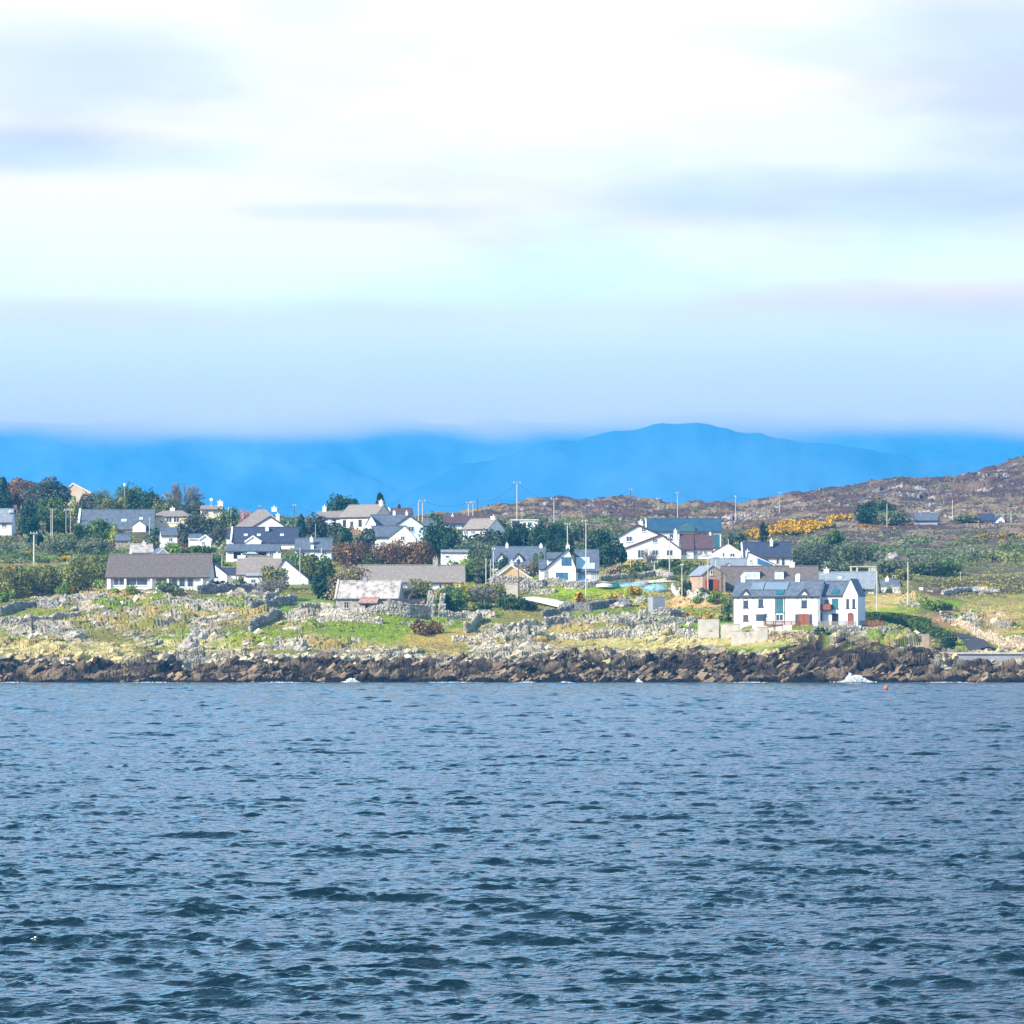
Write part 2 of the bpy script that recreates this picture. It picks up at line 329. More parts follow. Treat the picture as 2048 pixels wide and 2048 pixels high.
RIDGE = [(-300,1010),(0,1008),(300,1015),(450,1050),(700,1058),(830,1050),(900,1040),(1010,1036),(1050,1015),(1100,1004),(1130,1001),(1175,1007),
 (1205,1001),(1240,1006),(1300,1010),(1350,1016),(1400,1013),(1450,1012),(1500,1015),(1540,1009),(1600,998),(1640,985),(1700,972),(1750,962),
 (1830,954),(1870,957),(1920,955),(1960,942),(2000,930),(2030,921),(2048,918),(2150,905),(2300,900)]
gpx = np.arange(-300, 2301, 10.0)
def smooth1(a, k):
    p = np.pad(a, k, mode='edge'); ker = np.hanning(2*k+3)[1:-1]; ker /= ker.sum()
    return np.convolve(p, ker, 'valid')
gY, gZ = [715.0, 734.0], [np.full_like(gpx, -2.0), np.full_like(gpx, 0.0)]
for Yr, row in GR.items():
    gY.append(float(Yr)); gZ.append(EYE+(HOR-smooth1(np.interp(gpx, GC, row), 5))/F*Yr)
rz_ = EYE+(HOR-smooth1(np.interp(gpx, [a for a, b in RIDGE], [b for a, b in RIDGE]), 1))/F*1500
gY += [1500.0, 1560.0, 1800.0, 2600.0]; gZ += [rz_, rz_*0.96, rz_*0.5, rz_*0-2]
gY = np.array(gY); gZ = np.array(gZ)
def gbase(X, Y):
    px = np.clip((CX+F*X/Y+300)/10.0, 0, len(gpx)-1.001); i = px.astype(int); f = px-i
    j = np.clip(np.searchsorted(gY, Y)-1, 0, len(gY)-2); g = np.clip((Y-gY[j])/(gY[j+1]-gY[j]), 0, 1)
    a = gZ[j, i]*(1-f)+gZ[j, i+1]*f; b = gZ[j+1, i]*(1-f)+gZ[j+1, i+1]*f
    return a*(1-g)+b*g
# level ground under each building: (px, py, distance, inner radius)
PADS = []
def pad(px, py, Y, r): PADS.append((px, py, Y, r))
for p in PADLIST: pad(*p)
def ground(X, Y):
    X = np.asarray(X, float); Y = np.asarray(Y, float); X, Y = np.broadcast_arrays(X, Y)
    z = gbase(X, Y)
    for px, py, Yp, r in PADS:
        c = P(px, py, Yp); d = np.hypot(X-c.x, (Y-c.y))
        wgt = 1-sstep(r, r+5.5, d); z = z*(1-wgt)+c.z*wgt
    return z
def gz(x, y): return float(ground(np.array([x]), np.array([y]))[0])
_Ys = np.arange(737, 1500, 1.0)
def solveY(px, py):
    X = (px-CX)/F*_Ys; z = ground(X, _Ys); sy = HOR-(z-EYE)/_Ys*F
    k = np.nonzero(sy <= py)[0]
    return float(_Ys[k[0]]) if len(k) else 1490.0
def site(px, py, Y=None):
    Y = Y or solveY(px, py); X = (px-CX)/F*Y
    return Vector((X, Y, gz(X, Y)))
# rockiness 0..1 at smooth-ground picture position
def ell(px, py, cx, cy, rx, ry, soft=0.5):
    d = np.sqrt(((px-cx)/rx)**2+((py-cy)/ry)**2); return 1-sstep(1-soft, 1+soft*0.4, d)
ROCKS = [(60,1270,160,40),(330,1250,190,50),(250,1200,220,28),(480,1215,90,45),(480,1290,140,38),(660,1290,110,25),(1010,1292,110,20),(600,1240,60,25),(1300,1268,140,14),
         (1060,1262,170,16),(860,1245,60,10),(1240,1240,160,12),(1800,1270,60,20),(1960,1240,90,20),(1690,1284,150,20),(1820,1205,40,14)]
def rockmask(px, py, X, Y):
    wob = (fbm(X*0.09, Y*0.14, 5, 4)-0.5)*2
    m = np.zeros_like(px)
    for c in ROCKS: m = np.maximum(m, ell(px, py, *c))
    m = np.clip(m+wob*0.9-0.15, 0, 1)*(py > 1165)
    shore = sstep(1292, 1318, py+wob*14)
    back = sstep(1075, 1045, py)*np.clip((fbm(X*0.08, Y*0.08, 77, 5)-0.52)*6, 0, 1)*0.6*(px > 1000)
    return np.clip(np.maximum(np.maximum(m, shore), back), 0, 1)
def lean(X, Y):    # rock strata lean up to the right
    return X*0.8+Y*0.45, Y*0.8-X*0.35
def terrain():
    cols = np.linspace(-280, 2280, 1500)
    Ys = [715.0]
    while Ys[-1] < 2600:
        y = Ys[-1]
        Ys.append(y+(0.22 if y < 772 else 0.30 if y < 840 else 0.7 if y < 1000 else 1.6 if y < 1560 else 25))
    Ys = np.array(Ys)
    px, Y = np.meshgrid(cols, Ys); X = (px-CX)/F*Y
    z = ground(X, Y); py = HOR-(z-EYE)/Y*F
    rk = rockmask(px, py, X, Y)
    u, v = lean(X, Y)
    b1, e1 = blocks(u/6.5, v/2.4, 11, 1.2); b2, e2 = blocks(u/2.6, v/1.0, 23, 1.3); b3, e3 = blocks(u/0.9, v/0.45, 41, 1.3)
    out = np.clip(ell(px, py, 1710, 1300, 170, 45)+0, 0, 1)
    d = (b1-0.5)*(1.7+1.6*out)+(b2-0.5)*1.15+(b3-0.5)*0.45
    d -= 0.5*np.exp(-(e1/0.05)**2)+0.25*np.exp(-(e2/0.07)**2)
    near = sstep(722, 742, Y)
    amp = rk*np.where(py > 1290, 1.0, 0.95)*np.where(Y < 1000, 1, 1.2)
    soft = (fbm(X*0.12, Y*0.12, 3, 5)-0.5)*1.1+(fbm(X*0.8, Y*0.8, 9, 3)-0.5)*0.25
    soft = soft+(fbm(X*0.03, Y*0.03, 66, 5)-0.5)*2.2*sstep(1000, 1300, Y)
    padw = np.zeros_like(z)
    for qx, qy, Yp, r in PADS:
        c = P(qx, qy, Yp); padw = np.maximum(padw, 1-sstep(r*0.9, r+3, np.hypot(X-c.x, Y-c.y)))
    far = sstep(1000, 1300, Y)
    z = z+(d*amp*near+soft*(1-0.6*rk)*(1+3.0*far)*near)*(1-padw)
    # colour of the ground itself, plus crevice shade painted on the rock
    def c3(*c): return np.array(c)
    def mixc(a, b, t): return a*(1-t[..., None])+b*t[..., None]
    w1 = fbm(X*0.16, Y*0.16, 100, 5); w2 = fbm(X*0.5, Y*0.5, 140, 4); w3 = fbm(X*0.05, Y*0.07, 180, 5); w4 = fbm(X*1.6, Y*1.6, 200, 3)
    qx, qy = px+(w1-0.5)*60, py+(w3-0.5)*26+(w2-0.5)*12
    col = np.ones(px.shape+(3,))*c3(0.20, 0.19, 0.07)                       # mixed rough grass
    col = mixc(col, c3(0.42, 0.32, 0.14), sstep(0.50, 0.62, w1))           # dry grass
    col = mixc(col, c3(0.17, 0.25, 0.04), sstep(0.52, 0.62, w3)*0.8)
    for (cx_, cy_, rx, ry, cc, s) in PAINT:
        col = mixc(col, c3(*cc), ell(qx, qy, cx_, cy_, rx, ry)*s)
    # heath behind the village
    hz = sstep(1122, 1085, qy-36*sstep(1560, 1700, px)-14*sstep(1900, 2000, px))
    heath = mixc(np.ones(px.shape+(3,))*c3(0.105, 0.07, 0.068), c3(0.27, 0.20, 0.14), sstep(0.48, 0.62, w1))
    heath = mixc(heath, c3(0.10, 0.11, 0.055), 0.7*sstep(0.53, 0.62, w3)*sstep(1020, 1060, py))
    heath = mixc(heath, c3(0.075, 0.045, 0.05), sstep(1015, 990, py)*0.5)
    col = mixc(col, heath, hz)
    col = mixc(col, c3(0.085, 0.055, 0.045), ell(qx, qy, 1960, 1172, 150, 22)*0.95)   # brown heather knoll
    # rock
    pale = mixc(np.ones(px.shape+(3,))*c3(0.64, 0.56, 0.42), c3(0.38, 0.35, 0.28), sstep(0.42, 0.60, w2))
    pale = mixc(pale, c3(0.30, 0.28, 0.26), (b2 > 0.68)*0.6)
    warm = mixc(np.ones(px.shape+(3,))*c3(0.62, 0.55, 0.30), c3(0.50, 0.46, 0.36), sstep(0.45, 0.6, w2))
    lich = np.maximum(ell(qx, qy, 200, 1300, 300, 20), ell(qx, qy, 1420, 1285, 240, 22))
    pale = mixc(pale, warm, lich)
    farrock = mixc(np.ones(px.shape+(3,))*c3(0.46, 0.41, 0.42), c3(0.22, 0.17, 0.18), sstep(0.45, 0.6, w2))
    pale = mixc(pale, farrock, far)
    pale = mixc(pale, c3(0.12, 0.11, 0.08), np.clip(np.exp(-(e1/0.06)**2)+0.8*np.exp(-(e2/0.09)**2), 0, 1)*0.75)  # crevice shade painted into the rock along block edges, in a soil tone
    rkc = sstep(0.30, 0.55, rk+(w4-0.5)*0.5)
    rkc = rkc*(1-0.92*sstep(0.465, 0.53, w1*0.6+w2*0.4)*(py < 1292))                     # turf in the joints
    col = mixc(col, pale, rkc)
    col = mixc(col, c3(0.56, 0.48, 0.25)*(0.66+0.6*w2[..., None]), np.clip(lich*1.3, 0, 1)*sstep(0.36, 0.5, w1)*0.85)
    # the wrack-dark tidal belt, with tan blocks showing
    tide = sstep(1320, 1332, py+(w1-0.5)*26+(b2-0.5)*14-12*ell(px, py, 1080, 1330, 900, 60)*0+10*ell(px, py, 1350, 1310, 330, 30)+34*ell(px, py, 1715, 1300, 175, 46, 0.3))
    low = sstep(1336, 1348, py+(b1-0.5)*10)
    belt = mixc(np.ones(px.shape+(3,))*c3(0.050, 0.036, 0.034), c3(0.26, 0.195, 0.135), np.clip(0.8*sstep(0.55, 0.80, b1*0.5+b2*0.5)+0.8*low*(b1 > 0.40)*(b2 > 0.25), 0, 1))
    belt = mixc(belt, c3(0.036, 0.028, 0.028), (w2 > 0.56)*0.7)
    col = mixc(col, belt*0.8, tide)
    col = mixc(col, c3(0.016, 0.014, 0.016), sstep(1357, 1362, py))
    col = col*(0.66+0.54*w4)[..., None]
    lum = col.mean(-1, keepdims=True); col = np.clip(lum+(col-lum)*(1.20-0.07*tide)[..., None], 0.004, 1)
    nr, nc = px.shape
    V = np.stack([X, Y, z], -1).reshape(-1, 3)
    idx = np.arange(nr*nc).reshape(nr, nc)
    Fc = np.stack([idx[:-1, :-1], idx[:-1, 1:], idx[1:, 1:], idx[1:, :-1]], -1).reshape(-1, 4)
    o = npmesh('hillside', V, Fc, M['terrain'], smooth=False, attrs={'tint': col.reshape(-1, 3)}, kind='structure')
    return cols, Ys, z, rk, px, py
PAINT = [ # px, py, rx, ry, colour, strength : where the turf is green, tan or brown
 (780,1262,190,26,(0.19,0.27,0.04),0.95),(560,1275,60,30,(0.20,0.26,0.04),0.9),(900,1275,110,12,(0.44,0.30,0.12),0.8),(620,1205,60,10,(0.17,0.32,0.05),0.9),
 (990,1295,60,8,(0.16,0.28,0.04),0.9),(90,1228,70,12,(0.24,0.27,0.06),0.9),(140,1233,60,8,(0.34,0.30,0.10),0.6),(300,1247,60,12,(0.26,0.26,0.07),0.9),
 (400,1285,40,16,(0.22,0.28,0.05),0.9),(470,1290,40,14,(0.26,0.30,0.05),0.9),(540,1215,50,8,(0.14,0.26,0.04),0.9),(1180,1190,110,16,(0.27,0.36,0.05),0.95),
 (1240,1205,90,12,(0.40,0.40,0.08),0.9),(1150,1225,160,16,(0.17,0.24,0.05),0.9),(1060,1222,60,30,(0.26,0.22,0.08),0.8),(1010,1255,60,20,(0.22,0.20,0.07),0.9),
 (1330,1230,110,14,(0.20,0.27,0.05),0.9),(1380,1256,30,14,(0.18,0.32,0.04),1),(1400,1205,90,14,(0.52,0.36,0.20),0.9),(1340,1185,90,12,(0.50,0.36,0.18),0.8),
 (1330,1285,200,14,(0.50,0.42,0.20),0.9),(1180,1275,100,12,(0.40,0.34,0.14),0.8),(1480,1285,120,18,(0.46,0.42,0.18),0.9),(1500,1290,40,10,(0.5,0.3,0.1),0.6),
 (1790,1200,90,16,(0.55,0.42,0.20),0.95),(1760,1222,80,10,(0.30,0.36,0.06),0.9),(1900,1232,60,16,(0.42,0.26,0.16),0.9),(1990,1225,80,30,(0.50,0.36,0.18),0.85),
 (1990,1205,60,14,(0.30,0.26,0.10),0.8),(1880,1205,40,10,(0.22,0.34,0.05),0.9),(1915,1290,40,14,(0.28,0.32,0.07),0.9),(1940,1235,30,14,(0.16,0.26,0.06),0.8),
 (1900,1140,110,10,(0.14,0.15,0.08),0.5),(120,1150,200,22,(0.10,0.13,0.05),0.8),(30,1105,90,16,(0.12,0.16,0.06),0.8),
 (420,1128,40,12,(0.20,0.28,0.05),0.9),(420,1140,34,6,(0.42,0.36,0.10),0.8),(600,1120,60,16,(0.14,0.20,0.05),0.8),(1340,1148,120,10,(0.16,0.22,0.07),0.9)]
def terrain_mat():
    m, N, L, b = newmat('terrain'); M['terrain'] = m
    b.inputs['Roughness'].default_value = 0.92; b.inputs['Specular IOR Level'].default_value = 0.15
    at = N.new('ShaderNodeAttribute'); at.attribute_name = 'tint'
    tc = N.new('ShaderNodeTexCoord'); n = N.new('ShaderNodeTexNoise'); n.inputs['Scale'].default_value = 2.2; n.inputs['Detail'].default_value = 6; n.inputs['Roughness'].default_value = 0.7
    L.new(tc.outputs['Object'], n.inputs['Vector'])
    r = N.new('ShaderNodeValToRGB'); r.color_ramp.elements[0].position = 0.35; r.color_ramp.elements[1].position = 0.65
    r.color_ramp.elements[0].color = (0.62, 0.62, 0.64, 1); r.color_ramp.elements[1].color = (1.25, 1.22, 1.15, 1)
    L.new(n.outputs[0], r.inputs[0])
    mx = N.new('ShaderNodeMix'); mx.data_type = 'RGBA'; mx.blend_type = 'MULTIPLY'; mx.inputs[0].default_value = 1
    L.new(at.outputs['Color'], mx.inputs[6]); L.new(r.outputs[0], mx.inputs[7]); L.new(mx.outputs[2], b.inputs['Base Color'])
    n2 = N.new('ShaderNodeTexNoise'); n2.inputs['Scale'].default_value = 3.0; n2.inputs['Detail'].default_value = 5
    L.new(tc.outputs['Object'], n2.inputs['Vector'])
    bp = N.new('ShaderNodeBump'); bp.inputs['Strength'].default_value = 1; bp.inputs['Distance'].default_value = 0.18
    L.new(n2.outputs[0], bp.inputs['Height']); L.new(bp.outputs[0], b.inputs['Normal'])
terrain_mat()
TCOLS, TYS, TZ, TRK, TPX, TPY = terrain()
def surf(X, Y):
    """height of the finished hillside surface (with rock relief)"""
    X = np.atleast_1d(np.asarray(X, float)); Y = np.atleast_1d(np.asarray(Y, float))
    px = CX+F*X/Y; fi = np.clip((px-TCOLS[0])/(TCOLS[1]-TCOLS[0]), 0, len(TCOLS)-1.001); i = fi.astype(int); f = fi-i
    j = np.clip(np.searchsorted(TYS, Y)-1, 0, len(TYS)-2); g = np.clip((Y-TYS[j])/(TYS[j+1]-TYS[j]), 0, 1)
    return (TZ[j, i]*(1-f)+TZ[j, i+1]*f)*(1-g)+(TZ[j+1, i]*(1-f)+TZ[j+1, i+1]*f)*g
def sz(x, y): return float(surf(x, y)[0])
# ------------------------------------------------------------------ sea
def sea():
    m, N, L, b = newmat('sea_water')
    b.inputs['Base Color'].default_value = (0.002, 0.016, 0.026, 1); b.inputs['Roughness'].default_value = 0.10; b.inputs['IOR'].default_value = 1.33
    b.inputs['Specular IOR Level'].default_value = 0.5
    tc = N.new('ShaderNodeTexCoord'); last = None
    for sc, st, dist in (((1, 1.5, 1), 1.3, 0.20), ((1, 1.5, 1), 3.6, 0.08), ((1, 1.5, 1), 9.0, 0.016)):
        mp = N.new('ShaderNodeMapping'); mp.inputs['Scale'].default_value = sc; mp.inputs['Rotation'].default_value = (0, 0, R(-12))
        L.new(tc.outputs['Object'], mp.inputs[0])
        n = N.new('ShaderNodeTexNoise'); n.inputs['Scale'].default_value = st; n.inputs['Detail'].default_value = 3; L.new(mp.outputs[0], n.inputs['Vector'])
        bp = N.new('ShaderNodeBump'); bp.inputs['Strength'].default_value = 1; bp.inputs['Distance'].default_value = dist
        L.new(n.outputs[0], bp.inputs['Height'])
        if last: L.new(last.outputs[0], bp.inputs['Normal'])
        last = bp
    L.new(last.outputs[0], b.inputs['Normal'])
    M['sea'] = m
    cols = np.linspace(-260, 2300, 1200); Ys = [52.0]
    while Ys[-1] < 752: Ys.append(Ys[-1]+max(0.07, Ys[-1]*0.0009))
    Ys = np.array(Ys); px, Y = np.meshgrid(cols, Ys); X = (px-CX)/F*Y
    r = np.random.default_rng(5); z = np.zeros_like(X); dx = np.zeros_like(X); dy = np.zeros_like(X)
    sp = np.maximum(0.07, Y*0.0009)
    lams = np.exp(np.linspace(math.log(0.22), math.log(3.8), 104))
    gust = 0.75+0.5*fbm(X*0.03, Y*0.014, 900, 3)
    g1 = fbm(X*0.40, Y*0.50, 910, 3); g2 = fbm(X*0.9, Y*1.2, 930, 3)
    env = gust*(0.40+1.5*sstep(0.42, 0.72, g1)); env2 = gust*(0.6+1.1*sstep(0.42, 0.70, g2))
    env = env*(1+.35*sstep(130, 500, Y)); env2 = env2*(1+.35*sstep(130, 500, Y))
    for lam in lams:
        th = R(-101)+r.normal(0, R(33 if lam < 2 else 20)); k = 2*math.pi/lam
        a = SEA*0.027/k*(1.6 if 0.26 < lam < 1.0 else 0.8)*r.uniform(0.6, 1.35)*(1 if lam < 2 else (2/lam)**.5)
        keep = sstep(1.6, 3.0, lam/sp)
        ph = k*(X*math.cos(th)+Y*math.sin(th))+r.uniform(0, 6.28)
        s_, c_ = np.sin(ph), np.cos(ph); A = a*keep*(env if lam > 0.8 else env2)
        z += A*c_; dx -= 0.9*A*math.cos(th)*s_; dy -= 0.9*A*math.sin(th)*s_
    z = z*(0.35+0.65*sstep(745, 690, Y))
    V = np.stack([X+dx, Y+dy, z], -1).reshape(-1, 3); nr, nc = X.shape
    idx = np.arange(nr*nc).reshape(nr, nc)
    Fc = np.stack([idx[:-1, :-1], idx[:-1, 1:], idx[1:, 1:], idx[1:, :-1]], -1).reshape(-1, 4)
    # the sheet of open water all round, out to the horizon, a little below the wave troughs
    b0 = len(V); L_ = 7900.0
    V = np.vstack([V, [(-L_, -350, -1.0), (L_, -350, -1.0), (L_, 9300, -1.0), (-L_, 9300, -1.0)]])
    Fc = np.vstack([Fc, [[b0, b0+1, b0+2, b0+3]]])
    npmesh('sea', V, Fc, m, smooth=True, kind='structure')
SEA = 0.77
sea()
# ------------------------------------------------------------------ far mountains
def mountain(name, prof, Y0, depth, seed, foot, mt):
    """a range: summit line given as picture rows at distance Y0, falling away on both sides"""
    xs = np.linspace(-900, 2950, 560); ys = np.linspace(-1, 1, 150)
    top = EYE+(HOR-np.interp(xs, [a for a, b in prof], [b for a, b in prof]))/F*Y0
    top = smooth1(top, 4); rough = (fbm(xs*0.012, xs*0+seed, seed, 5)-0.5)*0.0042*Y0
    X = (xs-CX)/F*Y0; XX, T = np.meshgrid(X, ys); TT = np.abs(T)
    base = top[None, :]*(1-TT**1.25)+rough[None, :]*np.exp(-TT*9)
    g = fbm(XX*0.0016, T*3.0+XX*0.0005, seed, 6)
    rid = 1-np.abs(2*fbm(XX*0.0011+3, T*1.6, seed+5, 6)-1)
    z = base*(1-0.42*np.sin(np.pi*np.clip(TT, 0, 1))*(1.6*g+0.4*rid-0.55))+(fbm(XX*0.004, T*6, seed+9, 5)-0.5)*(14+26*np.minimum(TT*6, 1))*(1-0.3*TT)
    YY = Y0+T*depth
    V = np.stack([XX*YY/Y0, YY, z-foot*TT], -1).reshape(-1, 3); nr, nc = XX.shape; idx = np.arange(nr*nc).reshape(nr, nc)
    Fc = np.stack([idx[:-1, :-1], idx[:-1, 1:], idx[1:, 1:], idx[1:, :-1]], -1).reshape(-1, 4)
    npmesh(name, V, Fc, mt, smooth=True, kind='structure')
MM = mat('mountain_moor', (0.02, 0.10, 0.20), (0.06, 0.15, 0.27), 0.0030, 0.95, 14.0, 0.006, lo=0.40, hi=0.62)  # haze of distance is also put into the moor colour as blue
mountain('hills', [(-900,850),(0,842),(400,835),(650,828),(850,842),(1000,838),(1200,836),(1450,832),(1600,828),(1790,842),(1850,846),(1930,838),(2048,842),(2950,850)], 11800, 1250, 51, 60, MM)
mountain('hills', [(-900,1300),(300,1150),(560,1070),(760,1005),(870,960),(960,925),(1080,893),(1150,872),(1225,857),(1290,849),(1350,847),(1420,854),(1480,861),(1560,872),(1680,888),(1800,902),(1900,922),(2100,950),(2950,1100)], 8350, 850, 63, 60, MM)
def cloud_bank():
    """low cloud lying along the back range and hiding its summits: a real volume, beyond the haze"""
    m = bpy.data.materials.new('low_cloud'); m.use_nodes = True; N = m.node_tree.nodes; L = m.node_tree.links; N.clear()
    o = N.new('ShaderNodeOutputMaterial'); v = N.new('ShaderNodeVolumePrincipled'); v.inputs['Color'].default_value = (1.0, 0.95, 0.96, 1); v.inputs['Anisotropy'].default_value = 0.0
    g_ = N.new('ShaderNodeNewGeometry'); s_ = N.new('ShaderNodeSeparateXYZ'); L.new(g_.outputs['Position'], s_.inputs[0])
    n = N.new('ShaderNodeTexNoise'); n.inputs['Scale'].default_value = 0.0022; n.inputs['Detail'].default_value = 3; L.new(g_.outputs['Position'], n.inputs['Vector'])
    def mt(op, a_, b_):
        q = N.new('ShaderNodeMath'); q.operation = op
        for i_, x in enumerate((a_, b_)):
            if isinstance(x, (int, float)): q.inputs[i_].default_value = x
            else: L.new(x, q.inputs[i_])
        return q.outputs[0]
    zz = mt('ADD', s_.outputs[2], mt('MULTIPLY', mt('SUBTRACT', n.outputs[0], 0.5), 130))
    def mr(x, a_, b_):
        q = N.new('ShaderNodeMapRange'); q.interpolation_type = 'SMOOTHSTEP'; L.new(x, q.inputs[0]); q.inputs[1].default_value = a_; q.inputs[2].default_value = b_; return q.outputs[0]
    d = mt('MULTIPLY', mr(zz, 520, 592), mr(zz, 900, 640)); L.new(mt('MULTIPLY', d, 0.0045), v.inputs['Density']); L.new(v.outputs[0], o.inputs['Volume'])
    m.cycles.volume_step_rate = 1.0
    MB().box(-4200, 4200, 9450, 10250, 440, 960).build('clouds', m, kind='stuff')
cloud_bank()
# ------------------------------------------------------------------ haze
def haze():
    m = bpy.data.materials.new('sea_haze'); m.use_nodes = True; N = m.node_tree.nodes; N.clear()
    o = N.new('ShaderNodeOutputMaterial'); v = N.new('ShaderNodeVolumePrincipled')
    v.inputs['Color'].default_value = (*HAZE_COL, 1); v.inputs['Density'].default_value = HAZE_D; v.inputs['Anisotropy'].default_value = 0.0
    m.node_tree.links.new(v.outputs[0], o.inputs['Volume']); m.cycles.homogeneous_volume = True
    MB().box(-8000, 8000, -400, 9400, -75, 700).build('haze', m, kind='stuff')
HAZE_COL = (0.06, 0.50, 1.0); HAZE_D = 1.02e-4
haze()
# ------------------------------------------------------------------ buildings
class House:
    """one building: an Empty at its base; blocks, roofs, windows, doors, chimneys are its parts"""
    def __init__(s, name, label, px, py, Y, rz=0, cat='house', group=None):
        s.px, s.py, s.Y, s.s = px, py, Y, F/Y
        s.root = empty(name, P(px, py, Y), R(rz), label=label, cat=cat, group=group); s.lastroof = None
    def mx(s, px): return (px-s.px)/s.s
    def mz(s, py): return (s.py-py)/s.s
    def block(s, x0, x1, y0, y1, H, rise, axis='x', wall='white', roof='slate', over=0.3, hip=0.0, z=0, found=2.2, barge=None, skew=0, name='wall', eave=None):
        """gabled block. axis = direction of the ridge. hip = run of a hipped end in m. skew moves the ridge sideways."""
        W, D = x1-x0, y1-y0; mb = MB()
        if axis == 'x':
            ym = (y0+y1)/2+skew
            if hip: mb.box(x0, x1, y0, y1, z-found, z+H)
            else: mb.prism([(y0, z-found), (y1, z-found), (y1, z+H), (ym, z+H+rise), (y0, z+H)], 'x', x0, x1)
        else:
            xm = (x0+x1)/2+skew
            if hip: mb.box(x0, x1, y0, y1, z-found, z+H)
            else: mb.prism([(x0, z-found), (x1, z-found), (x1, z+H), (xm, z+H+rise), (x0, z+H)], 'y', y0, y1)
        mb.build(name, M[wall], s.root)
        r = MB(); t = 0.16; e = 0.03
        if hip:
            if axis == 'x':
                ym = (y0+y1)/2; a, b, c, d = x0-over, x1+over, y0-over, y1+over; h1, h2_ = a+hip+over, b-hip-over
                zz = z+H; r.add([(a,c,zz),(b,c,zz),(b,d,zz),(a,d,zz),(h1,ym,zz+rise),(h2_,ym,zz+rise),(a,c,zz-t),(b,c,zz-t),(b,d,zz-t),(a,d,zz-t)],
                    [(0,1,5,4),(1,2,5),(2,3,4,5),(3,0,4),(6,9,8,7),(0,6,7,1),(1,7,8,2),(2,8,9,3),(3,9,6,0)])
            else:
                xm = (x0+x1)/2; a, b, c, d = x0-over, x1+over, y0-over, y1+over; h1, h2_ = c+hip+over, d-hip-over
                zz = z+H; r.add([(a,c,zz),(b,c,zz),(b,d,zz),(a,d,zz),(xm,h1,zz+rise),(xm,h2_,zz+rise),(a,c,zz-t),(b,c,zz-t),(b,d,zz-t),(a,d,zz-t)],
                    [(0,1,4),(1,2,5,4),(2,3,5),(3,0,4,5),(6,9,8,7),(0,6,7,1),(1,7,8,2),(2,8,9,3),(3,9,6,0)])
        elif axis == 'x':
            ym = (y0+y1)/2+skew
            for ya in (y0, y1):
                sl = rise/abs(ym-ya); o = over if ya > ym else -over
                ye = ya+o; ze = z+H-sl*over
                r.prism([(ye, ze+e), (ym, z+H+rise+e), (ym, z+H+rise+e+t*1.15), (ye, ze+e+t)], 'x', x0-over*0.6, x1+over*0.6)
            r.prism([(ym-0.16, z+H+rise+t+0.02), (ym+0.16, z+H+rise+t+0.02), (ym, z+H+rise+t+0.16)], 'x', x0-over*0.6-0.01, x1+over*0.6+0.01)
        else:
            xm = (x0+x1)/2+skew
            for xa in (x0, x1):
                sl = rise/abs(xm-xa); o = over if xa > xm else -over
                xe = xa+o; ze = z+H-sl*over
                r.prism([(xe, ze+e), (xm, z+H+rise+e), (xm, z+H+rise+e+t*1.15), (xe, ze+e+t)], 'y', y0-over*0.6, y1+over*0.6)
        s.lastroof = r.build('roof', M[roof], s.root)
        if axis == 'x' and not hip:
            g = MB(); sl = rise/abs((y0+y1)/2+skew-y0); zg = z+H-sl*over
            g.box(x0-over*0.5, x1+over*0.5, y0-over-0.13, y0-over-0.01, zg-0.12, zg+0.10)
            g.build('gutter', M[barge or 'fascia'], s.root)
        elif barge and not hip:
            g = MB(); xm = (x0+x1)/2+skew
            for xa in (x0, x1):
                sl = rise/abs(xm-xa); o = over if xa > xm else -over; xe = xa+o; ze = z+H-sl*over
                g.prism([(xe, ze-0.22), (xm, z+H+rise-0.22), (xm, z+H+rise+0.18), (xe, ze+0.18)], 'y', y0-over*0.6-0.09, y0-over*0.6-0.01)
            g.build('bargeboard', M[barge], s.root)
        return s
    def flat(s, x0, x1, y0, y1, H, wall='conc', z=0, found=2.2, roof=None, over=0.12, t=0.2):
        MB().box(x0, x1, y0, y1, z-found, z+H).build('wall', M[wall], s.root)
        s.lastroof = MB().box(x0-over, x1+over, y0-over, y1+over, z+H+0.003, z+H+t).build('roof', M[roof or wall], s.root, bevel=0.03); return s
    def win(s, x, z, w_, h, face='F', at=0.0, frame='frame', glass='glass', mull=1, bars=0, surround=None, label=None):
        """window centred at x along its face, sill height z, on the plane `at`"""
        t = 0.09; f = MB(); p = MB()
        def put(mb, a0, a1, d0, d1, z0, z1):
            if face == 'F': mb.box(a0, a1, at-d1, at-d0, z0, z1)
            elif face == 'R': mb.box(at+d0, at+d1, a0, a1, z0, z1)
            else: mb.box(at-d1, at-d0, a0, a1, z0, z1)
        x0, x1, z0, z1 = x-w_/2, x+w_/2, z, z+h
        put(f, x0, x1, 0.004, 0.09, z0, z0+t); put(f, x0, x1, 0.004, 0.09, z1-t, z1)
        put(f, x0, x0+t, 0.004, 0.09, z0+t, z1-t); put(f, x1-t, x1, 0.004, 0.09, z0+t, z1-t)
        for i in range(1, mull+1):
            if mull < 1: break
            xc = x0+(x1-x0)*i/(mull+1); put(f, xc-t/2, xc+t/2, 0.004, 0.085, z0+t, z1-t)
        for i in range(1, bars+1):
            zc = z0+(z1-z0)*i/(bars+1); put(f, x0+t, x1-t, 0.006, 0.08, zc-0.03, zc+0.03)
        if surround is None: put(f, x0-0.12, x1+0.12, 0.004, 0.16, z0-0.14, z0-0.003)
        fo = f.build('window', M[frame], s.root)
        if label: fo['label'] = label
        put(p, x0+t*0.5, x1-t*0.5, 0.002, 0.04, z0+t*0.5, z1-t*0.5); p.build('pane', M[glass], fo)
        return fo
